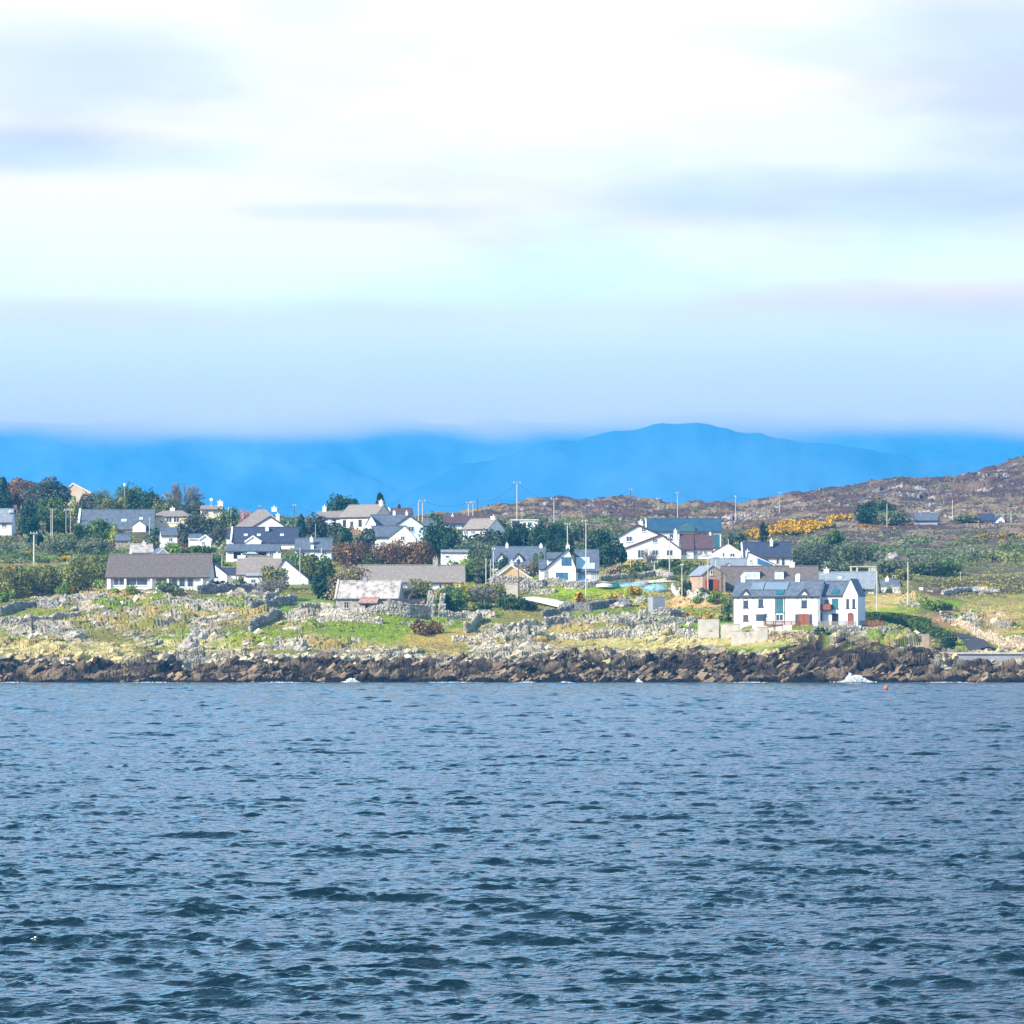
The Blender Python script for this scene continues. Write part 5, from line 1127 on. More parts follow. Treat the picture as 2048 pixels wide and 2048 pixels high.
 ('gorse_bush','small orange gorse on brown heather at far right',S,1968,1172,1182,9,'olive',None,{'flowers':.6}),
 ('gorse_bush','small gorse spot below the white lane on the right slope',S,1726,1062,1074,10,'olive',1060,{'flowers':.6}),
 ('gorse_bush','yellow gorse tuft by the pale thick pole at left',S,134,1112,1128,11,'olive',920,{'flowers':.6}),
 ('gorse_bush','yellow gorse strip above the hedge at the left edge',S,26,1128,1146,24,'olive',880,{'flowers':.4}),
 ('gorse_bush','small gorse over the left end of the olive hedge',S,58,1104,1118,9,'olive',935,{'flowers':.4}),
 ('shrub','vivid green low bush on the bank right of the second tall pole',S,1868,1200,1222,28,'bright',None,{'lm':'bright'}),
 ('shrub','dark trailing shrub below the terrace wall of the seafront house',S,1646,1250,1290,26,'dark',757,{}),
 ('shrub','dark bush beside the small pale stone pillar above the rocks',S,1890,1262,1300,20,'dark',759,{}),
 ('shrub','dark bush left of the small pale stone pillar above the rocks',S,1782,1252,1284,16,'dark',757,{'lm':'mid'}),
 ('tree','dark tree behind the small gable between farmhouse and navy roof',T,1482,1080,1128,18,'grey',915,{}),
 ('shrub','dark bush at the left foot of the golden gorse hill',S,1522,1042,1070,12,'dark',1000,{}),
 ('shrub','green scrub right of the teal-blue roof',S,1470,1058,1092,26,'mid',985,{'lm':'grey'}),
 ('shrub','dark scrub in front of the tan roofed cottage above the olive mound',S,975,1060,1096,30,'dark',945,{'lm':'purple'}),
 ('shrub','dark scrub tight against the front of the tan roofed cottage',S,954,1064,1096,30,'dark',956,{'lm':'dark'}),
 ('shrub','dark scrub right of the broad dark teal tree',S,920,1066,1104,24,'dark',950,{'lm':'purple'}),
 ('evergreen_tree','dark tree top between the long pale skyline house and the hall',T,1000,1036,1070,16,'mid',1040,{'lm':'grey'}),
 ('shrub','green scrub between the grey-green mound and the olive hedge at left',S,215,1100,1130,34,'mid',905,{'lm':'mid'}),
 ('shrub','olive scrub at the right end of the thick hedge behind the brown roof',S,180,1104,1140,30,'olive',885,{}),
 ('shrub','dark shrub row under the little white cottage with one pointed gable',S,395,1090,1112,36,'dark',930,{'lm':'mid'}),
 ('shrub','green clump below the small white cottage end with blue roof',S,345,1082,1106,20,'mid',935,{'lm':'bright'}),
 ('shrub','grey-green clump left of the small white cottage end',S,300,1066,1100,20,'dark',945,{'lm':'grey'}),
 ('shrub','dark green clump under the cream hipped bungalow',S,318,1054,1072,24,'dark',990,{}),
 ('tree','olive tree filling the skyline gap left of the leafless grey tree',T,312,990,1030,24,'olive',1120,{'lm':'grey'}),
 ('tree','dark tree at the foot of the leafless grey tree on the skyline',T,388,996,1032,26,'dark',1105,{'lm':'purple'}),
 ('tree','dull green tree under the brown flat-topped skyline trees',T,76,986,1030,30,'mid',1080,{'lm':'purple'}),
 ('tree','mid green tree behind the slim poles left of the wide slate bungalow',T,118,1014,1064,28,'mid',1005,{}),
 ('tree','grey-green tree between the pink blossom and the cream flat-pitched house',T,430,1030,1064,20,'mid',1000,{'lm':'mid'}),
 ('shrub','green bush on the bank left of the barn behind the ivy bush',S,1345,1150,1176,18,'grey',856,{}),
 ('tree','tall grey-green thicket between navy roof house and slate cottage',T,1612,1090,1150,34,'grey',880,{'lm':'purple'}),
 ('shrub','grey scrub high above the broad grey-green tree',S,1715,1090,1130,34,'grey',930,{}),
]
for n_, l_, c_, px, top, base, hw, sp, Y, kw in PL: plant(n_, l_, c_, px, top, base, hw, sp, Y, **kw)
bare('bare_tree', 'large leafless grey tree leaning right on the upper left skyline', 366, 958, 1028, 46, 1110)
bare('bare_tree', 'leafless tree in front of the white farmhouse windows', 1298, 1090, 1136, 17, 893)
bare('bare_shrub', 'leafless brown-grey thicket below the plain white gable', 548, 1152, 1200, 34, None, cat='shrub', leaves=.1)
bare('bare_shrub', 'leafless grey thicket right of the yellow flowering bush', 965, 1166, 1216, 32, None, cat='shrub', leaves=.12)
bare('bare_shrub', 'leafless grey bush partly veiling the stone cottage right side', 812, 1160, 1204, 20, 812, cat='shrub', leaves=.2)
# golden gorse hillside: separate bushes
gr = np.random.default_rng(3)
k = 0
for row, (xa, xb, ya, cnt) in enumerate(((1490, 1530, 1077, 4), (1500, 1625, 1066, 11), (1545, 1640, 1058, 9), (1560, 1660, 1050, 7), (1655, 1700, 1040, 4))):
    for i in range(cnt):
        px = xa+(xb-xa)*(i+.5)/cnt+gr.uniform(-4, 4); py = ya+gr.uniform(-3, 4)
        plant('gorse_bush', 'golden gorse bush in the yellow sweep on the hillside above the navy roof', 'shrub', px, py-gr.uniform(8, 13), py+2, gr.uniform(10, 17), 'olive', None, group='golden gorse bushes above the navy roof', flowers=.75, dens=1.3)
# clipped hedges right of the seafront house
def hedge(label, pts, h, wd, lm='bright', Y=None):
    q = [site(a, b, Y) for a, b in pts]; c = sum(q, Vector())/len(q); root = empty('hedge', c, label=label, cat='hedge')
    r = np.random.default_rng(int(pts[0][0])); PP = []; NN = []
    for a, b in zip(q[:-1], q[1:]):
        L_ = (b-a).length; n = int(L_*h*95); t = r.random(n); ctr = np.array(a)[None]+(np.array(b)-np.array(a))[None]*t[:, None]
        side = r.choice([0, 1, 2], n, p=[.55, .15, .3]); dx = np.array((b-a).normalized()); nx = np.array([dx[1], -dx[0], 0])
        hh = h*(0.9+0.22*vnoise(ctr[:, 0]*.6, ctr[:, 1]*.6, 3)); o = np.where(side == 2, r.uniform(-1, 1, n), np.where(side == 0, 1, -1))*wd/2
        zz = np.where(side == 2, 1, r.random(n))*hh; p = ctr+nx[None]*o[:, None]+np.c_[np.zeros(n), np.zeros(n), zz]+r.normal(0, .07, (n, 3))
        PP.append(p); NN.append(np.where((side == 2)[:, None], [0, 0, 1.], nx[None]*np.sign(o)[:, None]))
    PP, NN = np.vstack(PP)-np.array(c), np.vstack(NN); V, Fq = leafcloud(PP, NN, .26, r)
    npmesh('foliage', V, Fq, LM[lm], root, attrs={'tint': np.repeat(.7+.6*r.random(len(PP)), 4)[:, None]*np.ones(3)})
    mb = MB()
    for a, b in zip(q[:-1], q[1:]):
        d = (b-a); nx = Vector((d.y, -d.x, 0)).normalized()*wd*.36
        A, B = a-c, b-c; z = Vector((0, 0, h*.86)); mb.add([A-nx, A+nx, B+nx, B-nx, A-nx+z, A+nx+z, B+nx+z, B-nx+z], [(3,2,1,0),(4,5,6,7),(0,1,5,4),(1,2,6,5),(2,3,7,6),(3,0,4,7)])
    mb.build('stem', M['bark'], root)
hedge('long lower clipped hedge with a dark front right of the seafront house', [(1760, 1262), (1830, 1262), (1900, 1260)], 2.1, 2.4, 'mid', 772)
hedge('upper clipped hedge stepping down to the right above the longer one', [(1714, 1246), (1800, 1244), (1862, 1250)], 1.7, 2.6, 'mid', 783)
hedge('dark hedge angled down the bank right of the second tall pole', [(1850, 1215), (1900, 1222)], 1.3, 1.6, 'mid', None)
# ------------------------------------------------------------------ dry stone walls
CUBE = np.array([(-1,-1,-1),(1,-1,-1),(1,1,-1),(-1,1,-1),(-1,-1,1),(1,-1,1),(1,1,1),(-1,1,1)], float)*.5
CF = np.array([(3,2,1,0),(4,5,6,7),(0,1,5,4),(1,2,6,5),(2,3,7,6),(3,0,4,7)])
def stones(cen, size, r, rot=0.35, jit=0.22, strata=False):
    n = len(cen); v = CUBE[None]*(1+r.uniform(-jit, jit, (n, 8, 3)))*size[:, None, :]
    a, b, c = r.uniform(-rot, rot, n), r.uniform(-rot, rot, n), r.uniform(-3.14, 3.14, n)
    if strata: a, b, c = r.normal(.1, .3, n), r.normal(-.5, .22, n), r.normal(0, .35, n)
    ca, sa, cb, sb, cc, sc = np.cos(a), np.sin(a), np.cos(b), np.sin(b), np.cos(c), np.sin(c)
    x, y, z = v[..., 0], v[..., 1], v[..., 2]
    y, z = y*ca[:, None]-z*sa[:, None], y*sa[:, None]+z*ca[:, None]
    x, z = x*cb[:, None]+z*sb[:, None], -x*sb[:, None]+z*cb[:, None]
    x, y = x*cc[:, None]-y*sc[:, None], x*sc[:, None]+y*cc[:, None]
    V = np.stack([x, y, z], -1)+cen[:, None, :]
    Fq = (CF[None]+8*np.arange(n)[:, None, None]).reshape(-1, 4)
    return V.reshape(-1, 3), Fq
def wall(label, pts, h=1.1, size=.42, mt='drystone', ragged=.35, name='dry_stone_wall', tint=(1, 1, 1), thick=.55, Y=None, zpy=None):
    q = [site(a, b, Y) for a, b in pts]; r = np.random.default_rng(int(pts[0][0]*7+pts[0][1])); cen = []; sz_ = []
    for a, b in zip(q[:-1], q[1:]):
        L_ = math.hypot(b.x-a.x, b.y-a.y); n = max(2, int(L_/(size*.8)))
        for i in range(n):
            t = (i+.5)/n; x, y = a.x+(b.x-a.x)*t, a.y+(b.y-a.y)*t; zg = sz(x, y) if zpy is None else EYE+(HOR-zpy)/F*y-h
            hh = h*(1+ragged*(float(vnoise(np.array([x*.35]), np.array([y*.35]), 8)[0])-.5)*2); z = -.25
            while z < hh:
                s = size*r.uniform(.7, 1.25); wx = thick/2
                for side in (-1, 1):
                    cen.append((x+r.normal(0, .06), y+side*wx*.5+r.normal(0, .05), zg+z+s*.35)); sz_.append((s*1.15, thick*.7, s*.8))
                z += s*.66
    cen, sz_ = np.array(cen), np.array(sz_); c0 = np.array(q[0])
    V, Fq = stones(cen-c0, sz_, r)
    t = np.repeat(r.uniform(.55, 1.15, len(cen)), 8)[:, None]*np.array(tint)[None]
    npmesh(name, V, Fq, M[mt], attrs={'tint': t}, loc=c0, label=label, cat='wall')
WL = [
 ('ragged grey dry stone wall running right from the brown bungalow to the bare thicket', [(395,1188),(440,1187),(500,1184),(560,1186)], 1.7, (.55,.55,.6)),
 ('low dark stone wall arching over the grass at far left', [(0,1232),(30,1222),(70,1214),(120,1218)], 1.3, (.6,.6,.62)),
 ('low tumbled wall from the left edge toward the white rocks', [(0,1250),(60,1248),(110,1240),(160,1232)], 1.0, (.85,.82,.78)),
 ('tall dark enclosure wall left of the green square field', [(500,1222),(540,1216),(560,1214),(592,1212)], 1.9, (.6,.6,.62)),
 ('stone wall stub standing left of the green square field', [(528,1212),(556,1206)], 2.8, (.75,.74,.72)),
 ('tumbled wall dropping from the enclosure to the shore rocks', [(560,1232),(535,1246),(500,1262)], 1.5, (.7,.7,.7)),
 ('long pale dry stone wall under the stone cottage', [(640,1232),(690,1233),(740,1231),(800,1230)], 1.2, (1,.97,.9)),
 ('upper short wall left of the stone cottage', [(600,1222),(640,1218),(668,1222)], 1.0, (.95,.93,.86)),
 ('second pale wall crossing the field below the stone cottage', [(590,1240),(650,1242),(700,1246),(765,1250)], 1.0, (.9,.87,.8)),
 ('wall in front of the rusty shed reaching the ruined pillars', [(775,1234),(815,1233),(860,1236)], 2.4, (.8,.78,.73)),
 ('dry stone wall running right from the ruined pillars', [(876,1236),(930,1234),(990,1238)], 1.2, (.95,.92,.84)),
 ('tall rubble wall climbing the field centre below the thicket', [(930,1268),(950,1252),(962,1240)], 1.5, (.85,.8,.7)),
 ('wall along the shore field edge right of the rubble wall', [(905,1285),(950,1282),(1010,1288)], 1.1, (1,.95,.85)),
 ('wall section of pale boulders in the centre shore field', [(990,1275),(1040,1262),(1090,1256)], 1.1, (.95,.9,.82)),
 ('long dry stone wall under the peach gable and the blue-framed house', [(985,1172),(1050,1174),(1095,1176),(1130,1177)], 1.2, (.8,.78,.76)),
 ('dry stone wall stepping right below the blue-framed house', [(1130,1180),(1160,1178),(1200,1176)], 1.1, (.9,.88,.84)),
 ('lower stone wall beside the gravel track', [(1012,1184),(1060,1188),(1110,1190)], .9, (.8,.78,.72)),
 ('dark humped wall curving over the mound right of the gravel track', [(1120,1220),(1180,1224),(1230,1212),(1262,1216)], 1.2, (.45,.45,.5)),
 ('dark curved wall beginning under the gravel track', [(1085,1240),(1110,1228),(1145,1222)], 1.2, (.5,.5,.54)),
 ('wall of pale stones crossing below the concrete hut', [(1200,1243),(1280,1243),(1340,1240),(1370,1234)], 1.1, (.8,.78,.72)),
 ('curving stone wall ending at the cream concrete store', [(1215,1262),(1290,1254),(1340,1248),(1390,1246)], 1.1, (.75,.74,.7)),
 ('pale boulder wall along the shore edge left of the cream concrete store', [(1180,1276),(1260,1270),(1330,1268),(1394,1272)], 1.2, (1,.97,.88)),
 ('low wall on the left of the central shore mounds', [(1090,1258),(1130,1252),(1180,1252)], 1.1, (.7,.69,.66)),
 ('lower zigzag wall in the centre above the dark shore', [(1060,1284),(1110,1276),(1160,1280),(1210,1276)], 1.0, (.95,.88,.78)),
 ('ragged white stone wall below the barn', [(1345,1180),(1362,1192),(1385,1200),(1420,1206)], 1.0, (1.1,1.1,1.08)),
 ('wall of white stones along the lane behind the tarpaulins', [(1205,1164),(1260,1158),(1310,1154),(1345,1158)], 1.0, (.8,.78,.76)),
 ('stone wall in front of the slate cottage', [(1712,1188),(1760,1186),(1800,1190)], 1.0, (.9,.9,.9)),
 ('pale stone wall beside the slipway road at far right', [(1905,1252),(1935,1262),(1970,1280),(2000,1292),(2060,1298)], 1.6, (1.0,.85,.68)),
 ('thin pale wall over the brown heather knoll', [(1885,1188),(1940,1182),(2000,1184)], .6, (.9,.9,.92)),
 ('low wall on the green bank right of the hedges', [(1880,1232),(1925,1240),(1960,1246)], .8, (.75,.72,.66)),
]
for l_, pts, h_, t_ in WL: wall(l_, pts, h_, tint=t_)
wall('grey stone retaining wall under the terrace of the seafront house', [(1624,1262),(1660,1262),(1710,1262),(1795,1264)], 3.4, .5, 'drystone', .02, 'retaining_wall', (.62,.6,.58), .7, 757, 1256)
wall('warm coloured stone bank wall below the middle of the seafront terrace', [(1540,1262),(1580,1262),(1618,1264)], 2.4, .5, 'drystone', .15, 'stone_bank', (.95,.78,.55), .8, 754.5, 1262)
# ruined gable pillars
for label, px, top, base, w_ in (('taller leaning stump of a ruined gable beside the stone cottage yard', 861, 1183, 1232, 1.5), ('thinner pointed stump of a ruined gable right of the taller one', 884, 1187, 1228, 1.0)):
    q = site(px, base); s_ = F/q.y; H_ = (base-top)/s_; r = np.random.default_rng(px); cen = []; ss = []
    z = -.3
    while z < H_:
        k = w_*(1-.55*(z/H_))
        for x in np.arange(-k/2, k/2+.01, .38):
            for yy in (-.5, 0, .5): cen.append((x+.25*z/H_+r.normal(0, .04), yy, z)); ss.append((.5, .55, .36))
        z += .3
    V, Fq = stones(np.array(cen), np.array(ss), r, .15)
    npmesh('ruined_gable', V, Fq, M['drystone'], attrs={'tint': np.repeat(r.uniform(.5, .9, len(cen)), 8)[:, None]*np.ones(3)}, loc=tuple(q), label=label, cat='ruin')
# big single rocks
for label, px, top, base, hw in (('pale block of rock alone in the green hollow by the shore', 600, 1276, 1300, 13), ('grey split boulder with a shadowed right side on the yellow shore turf', 375, 1278, 1300, 22),
     ('upright grey boulder on the slope left of the brown bungalow', 125, 1190, 1208, 12), ('smooth grey outcrop on the right slope below the heather', 1780, 1105, 1122, 17),
     ('rounded grey rock beside the concrete hut', 1280, 1192, 1204, 12), ('pale humped rock on the grass mound centre right', 1240, 1206, 1216, 22), ('tall pointed crag among the pale rocks, left centre', 390, 1256, 1280, 22),
     ('white-topped crag above the yellow turf at left', 150, 1262, 1276, 22)):
    q = site(px, base); s_ = F/q.y; H_ = (base-top)/s_; W_ = hw/s_; r = np.random.default_rng(px+1)
    u_, v_ = np.meshgrid(np.linspace(0, 2*math.pi, 25)[:-1], np.linspace(0.02, math.pi/2+.3, 10)); 
    d = np.stack([np.sin(v_)*np.cos(u_), np.sin(v_)*np.sin(u_), np.cos(v_)], -1); b_, e_ = blocks(u_*1.6+px, v_*2.4, px, 1.5)
    rad = .75+.4*b_; V = d*rad[..., None]*np.array([W_, W_*.8, H_]); V[..., 0] += V[..., 2]*.35; nr, nc = u_.shape; idx = np.arange(nr*nc).reshape(nr, nc)
    idn = np.roll(idx, -1, 1); Fq = np.stack([idx[:-1], idx[1:], idn[1:], idn[:-1]], -1).reshape(-1, 4)
    npmesh('boulder', V.reshape(-1, 3), Fq, M['stone'], loc=(q.x, q.y, sz(q.x, q.y)-.1), label=label, cat='rock')
# ------------------------------------------------------------------ loose rocks, turf and heather: uncountable
def scatter():
    r = np.random.default_rng(12)
    # rocks
    n = 90000; px = r.uniform(-60, 2110, n); Y = 735+(r.random(n)**1.3)*110; X = (px-CX)/F*Y
    z = ground(X, Y); py = HOR-(z-EYE)/Y*F; rk = rockmask(px, py, X, Y)
    k = (rk > .35) & (r.random(n) < .045+.26*(py > 1305)) & (fbm(X*.22, Y*.22, 400, 3) > .46); px, X, Y, py = px[k], X[k], Y[k], py[k]
    for qx, qy, Yp, rr in PADS:
        c = P(qx, qy, Yp); kk = np.hypot(X-c.x, Y-c.y) > rr+.5; px, X, Y, py = px[kk], X[kk], Y[kk], py[kk]
    n = len(X); s = .18+.75*r.random(n)**4+.40*(py > 1318)*r.random(n)**2
    size = np.stack([s*r.uniform(1.2, 2.6, n), s*r.uniform(.9, 1.5, n), s*r.uniform(.45, .9, n)], 1)
    V, Fq = stones(np.stack([X, Y, surf(X, Y)+s*.02], 1), size, r, .5, .38, True)
    w = fbm(X*.5, Y*.5, 140, 3)[:, None]; pale = np.array([1.1, 1.0, .80])*np.ones((n, 1)); pale[w[:, 0] > .52] *= .7
    yl = ((py > 1278) & (py < 1325) & ((px < 450) | (px > 1200)))[:, None]; pale = np.where(yl, pale*np.array([1.05, .95, .6]), pale)
    lim = 1330-12*np.exp(-((px-1350)/330)**2)-34*np.exp(-((px-1715)/130)**4)
    dark = np.where(r.random((n, 1)) < .16+.42*(py[:, None] > 1340), np.array([.44, .33, .23]), np.array([.078, .055, .047]))
    col = np.where((py+r.normal(0, 4, n) > lim)[:, None], dark, pale)*r.uniform(.75, 1.15, (n, 1))
    npmesh('loose_rocks', V, Fq, M['drystone'], attrs={'tint': np.repeat(col, 8, 0)}, kind='stuff')
    # vegetation tufts
    def tufts(name, lmn, n, cond, sz_, per, pxr=(-60, 2110), Yr=(745, 1490), pw=1.5, tintf=None, up=.5, leaf=.55):
        px = r.uniform(*pxr, n); Y = Yr[0]+(r.random(n)**pw)*(Yr[1]-Yr[0]); X = (px-CX)/F*Y; z = ground(X, Y); py = HOR-(z-EYE)/Y*F
        k = cond(px, py, X, Y); px, X, Y, py = px[k], X[k], Y[k], py[k]
        for qx, qy, Yp, rr in PADS:
            c = P(qx, qy, Yp); kk = np.hypot(X-c.x, Y-c.y) > rr*.85; px, X, Y, py = px[kk], X[kk], Y[kk], py[kk]
        n = len(X); zz = surf(X, Y); s = sz_*(0.6+.8*r.random(n))
        c = np.repeat(np.stack([X, Y, zz], 1), per, 0); sr = np.repeat(s, per)
        d = r.normal(0, 1, (len(c), 3)); d[:, 2] = np.abs(d[:, 2])*up; c = c+d*sr[:, None]*.4
        V, Fq = leafcloud(c, d+np.array([0, -.3, .4]), 1.0, r, .7); ctr = V.reshape(-1, 4, 3).mean(1)[:, None]
        V = ((V.reshape(-1, 4, 3)-ctr)*sr[:, None, None]*leaf+ctr).reshape(-1, 3)
        t = np.repeat(np.repeat(r.uniform(.6, 1.4, n), per), 4)[:, None]*np.ones(3)
        npmesh(name, V, Fq, LM[lmn], attrs={'tint': t}, kind='stuff')
    nz = lambda X, Y, s, q, seed: fbm(X*s, Y*s, seed, 4) > q
    notrock = lambda px, py, X, Y: rockmask(px, py, X, Y) < .45
    tufts('heather', 'russet', 52000, lambda px, py, X, Y: (py < 1110) & nz(X, Y, .05, .5, 31) & (px > 0), .75, 3, Yr=(930, 1500), pw=1.0)
    tufts('hill_scrub', 'grey', 26000, lambda px, py, X, Y: (py < 1128) & nz(X, Y, .035, .52, 57), .95, 4, Yr=(880, 1480), pw=1.1)
    tufts('dry_grass', 'tan', 42000, lambda px, py, X, Y: (py > 1125) & (py < 1312) & notrock(px, py, X, Y) & nz(X, Y, .1, .52, 71), .42, 3, Yr=(745, 900), pw=1.0)
    tufts('rough_grass', 'yellow', 34000, lambda px, py, X, Y: (py > 1130) & (py < 1305) & notrock(px, py, X, Y) & nz(X, Y, .1, .50, 93), .38, 3, Yr=(748, 900), pw=1.0)
    for nm, lmn, sd, cnt in (('scrub_thicket', 'mid', 301, 1500), ('scrub_thicket', 'grey', 322, 1500), ('scrub_thicket', 'olive', 343, 1300)):
        tufts(nm, lmn, cnt, lambda px, py, X, Y, sd=sd: (py < 1128) & (py > 1040) & ((px < 1240) | ((px > 1600) & (py > 1082))) & nz(X, Y, .045, .53, sd), 3.2, 60, Yr=(880, 1150), pw=1.0, up=.42, pxr=(-60, 2050), leaf=.16)
    tufts('low_scrub', 'olive', 22000, lambda px, py, X, Y: (py > 1115) & (py < 1262) & notrock(px, py, X, Y) & nz(X, Y, .07, .54, 113), .6, 4, Yr=(775, 960), pw=1.0)
scatter()
# ------------------------------------------------------------------ poles
def pole(label, px, top, base, kind='pale', arm=0, Y=None, r0=.15, extra=None, name='utility_pole', group=None):
    q = site(px, base, Y); H_ = EYE+(HOR-top)/F*q.y-q.z; root = empty(name, q, label=label, cat='pole', group=group); r0 *= .8
    H_ = max(H_, 2); MB().tube((0, 0, -1.5), (0, 0, H_), r0, r0*.72, 8).build('post', M['pole' if kind == 'pale' else 'darkpole'], root)
    if arm:
        zz = H_-.35; MB().box(-arm/2, arm/2, -r0-.13, -r0-.01, zz-.09, zz+.09).build('crossarm', M['galv'], root)
        for x in ((-arm/2+.12), arm/2-.12): MB().tube((x, -r0-.07, zz+.092), (x, -r0-.07, zz+.42), .11, .08, 7).build('insulator', M['ceramic'], root)
    if extra == 'can': MB().tube((0, -.42, H_-1.5), (0, -.42, H_-.5), .26, .26, 12).build('transformer', M['darkframe'], root)
    if extra == 'lamp': MB().box(-.28, .28, -.35, .1, H_-.1, H_+.75).build('lamp_head', M['ceramic'], root)
    return Vector((q.x, q.y, q.z+H_))
PT = {}
for key, label, px, top, base, kind, arm, Y, r0, ex in (
 ('a','thick pale pole with insulators standing alone above the left hedge',68,1064,1142,'pale',1.6,None,.30,None),
 ('b','left one of the thin pale poles among trees left of the wide slate bungalow',102,1016,1066,'pale',0,985,.13,None),
 ('b2','thin pale pole close behind the other at upper left',105,1016,1066,'pale',0,988,.13,None),
 ('c','slim grey pole left of the white bungalow gable end, further left of two',132,1018,1056,'pale',.8,1000,.10,None),
 ('d','slim grey pole left of the white bungalow gable end, nearer to the gable',141,1018,1060,'pale',1.0,1000,.10,None),
 ('e','grey lamp post with a white head among the skyline trees',249,972,1020,'pale',0,1080,.10,'lamp'),
 ('f','thin pole at the right end of the wide slate bungalow',299,1034,1096,'pale',0,950,.12,None),
 ('g','short white post on the grass right of the brown bungalow roof',444,1108,1140,'pale',0,892,.12,None),
 ('h','pale green-tinted pole left of the pair behind the navy roof',457,1014,1048,'pale',0,1040,.16,None),
 ('i','pale green-tinted pole right of the pair behind the navy roof',462,1020,1050,'pale',0,1038,.14,None),
 ('j','dark distant pole with a cross bar above the pale brown hipped roof',520,1011,1040,'dark',.8,1130,.12,None),
 ('k','dark thin pole on the skyline right of the hipped roof house',589,1009,1046,'dark',.9,1110,.12,None),
 ('l','grey pole standing before the plain white gable',600,1096,1160,'pale',0,858,.13,None),
 ('m','thick short white post beside the pale blue slate roof',643,1096,1124,'pale',0,895,.20,None),
 ('n','thin pole rising from the pale yellowish bush',631,1048,1080,'pale',0,950,.10,None),
 ('o','left pole of the near pair with a cross bar on the central skyline',837,1002,1032,'pale',0,1130,.20,None),
 ('p','right pole of the near pair with a cross bar on the central skyline',845,1000,1044,'pale',1.6,1125,.20,None),
 ('q','left pole of the second pair above the long pale skyline house',937,1004,1040,'pale',1.2,1130,.18,None),
 ('r','right pole of the second pair above the long pale skyline house',946,1003,1040,'pale',1.2,1130,.18,None),
 ('s','dark tall pole before the long pale skyline house',955,996,1066,'dark',0,990,.16,None),
 ('t','tallest pale skyline pole with a wide cross bar left of the heather hill',1034,964,1046,'pale',1.9,1080,.20,None),
 ('t2','thin darker pole beside the tallest skyline pole',1038,1012,1046,'dark',0,1085,.10,None),
 ('u','small pole right of the tallest skyline pole',1044,1018,1046,'pale',.8,1090,.10,None),
 ('w','pale pole with cross bar against the heather hill',1108,996,1048,'pale',1.6,1060,.17,None),
 ('x','pale pole rising behind the chimney of the blue-framed house',1135,1046,1106,'pale',1.4,930,.17,None),
 ('y','tall weathered pole in the grass right of the blue-framed house',1172,1046,1206,'pale',0,None,.17,None),
 ('y2','dark thin pole just behind the tall weathered one',1168,1040,1120,'dark',.9,935,.12,None),
 ('z','pale pole left of two by the peach gable',972,1116,1170,'pale',0,842,.15,None),
 ('z2','short leaning pole by the left eave of the peach gable',981,1118,1172,'pale',0,840,.11,None),
 ('z3','taller pale pole with wires above the peach gable left corner',987,1096,1166,'pale',.7,856,.14,None),
 ('A','black lamp-like pole with a transformer in front of the peach gable',1037,1114,1192,'dark',0,None,.14,'can'),
 ('B','dark pole with cross bar on the skyline left of the teal-blue roof',1261,978,1044,'dark',1.0,1180,.17,None),
 ('C','small distant pole with a cross bar above the teal-blue roof, left of two',1316,996,1040,'pale',1.0,1230,.12,None),
 ('D','tall thin pale pole above the teal-blue roof, right of two',1355,985,1042,'pale',.8,1200,.15,None),
 ('E','pale pole standing in front of the maroon wing chimney',1339,1074,1152,'pale',1.0,880,.17,None),
 ('F','weathered pole before the hollow left of the barn',1364,1128,1208,'pale',.6,None,.14,None),
 ('G','short pale post with a cross bar below the white farmhouse',1309,1122,1152,'pale',1.6,885,.20,None),
 ('H','little white post left of the cross-barred one below the farmhouse',1261,1116,1138,'pale',0,893,.14,None),
 ('I','slender leaning pole in front of the barn gable',1416,1108,1190,'pale',1.6,806,.14,None),
 ('J','thicker pole in front of the barn right edge',1432,1112,1182,'pale',1.4,808,.20,None),
 ('K','pale pole between the small gable and the navy roof',1457,1078,1134,'pale',0,868,.13,None),
 ('L','tall skyline pole left of the golden gorse',1471,992,1050,'pale',.5,1180,.13,None),
 ('M','tallest skyline pole above the golden gorse with a small cross bar',1559,984,1048,'pale',1.1,1190,.15,None),
 ('N','pale pole on the clipped hedge right of the seafront house',1754,1142,1228,'pale',0,790,.18,None),
 ('O','tall pole on the bank right of the clipped hedges',1816,1124,1212,'pale',0,812,.18,None),
 ('Q','thin pole in front of the conifer clump on the right slope',1774,1007,1058,'pale',0,1062,.15,None),
 ('R','pale pole left of the far white hill cottage',1905,1000,1040,'pale',0,1085,.15,None),
 ('S','pale pole right of the far white hill cottage',2022,1022,1070,'pale',0,1070,.15,None),
 ('U','little grey post above the brown heather knoll',1921,1146,1160,'pale',0,880,.10,None)):
    PT[key] = pole(label, px, top, base, kind, arm, Y, r0, ex)
def cable(label, a, b, sag=1.0, r_=.035, group=None):
    mb = MB(); n = 10; pts = [a.lerp(b, i/n)-Vector((0, 0, sag*4*(i/n)*(1-i/n))) for i in range(n+1)]
    for p_, q_ in zip(pts[:-1], pts[1:]): mb.tube(p_, q_, r_, r_, 4)
    mb.build('overhead_cable', M['wire'], label=label, cat='cable', group=group)
cable('thin cable from the near skyline pair to the second pair of poles', PT['p'], PT['q'], 1.5)
cable('thin cable from the second pair of poles to the tallest skyline pole', PT['r'], PT['t'], 2.0)
cable('thin cable from the tallest skyline pole to the pole on the heather hill', PT['t'], PT['w'], 1.5)
cable('thin cable from the heather hill pole to the skyline pole by the teal-blue roof', PT['w'], PT['B'], 3.0)
cable('thin cable across the navy roofs between centre-left skyline poles', PT['k'], PT['p'], 5.0)
cable('thin cable from the distant dark pole to the dark thin skyline pole', PT['j'], PT['k'], 1.2)
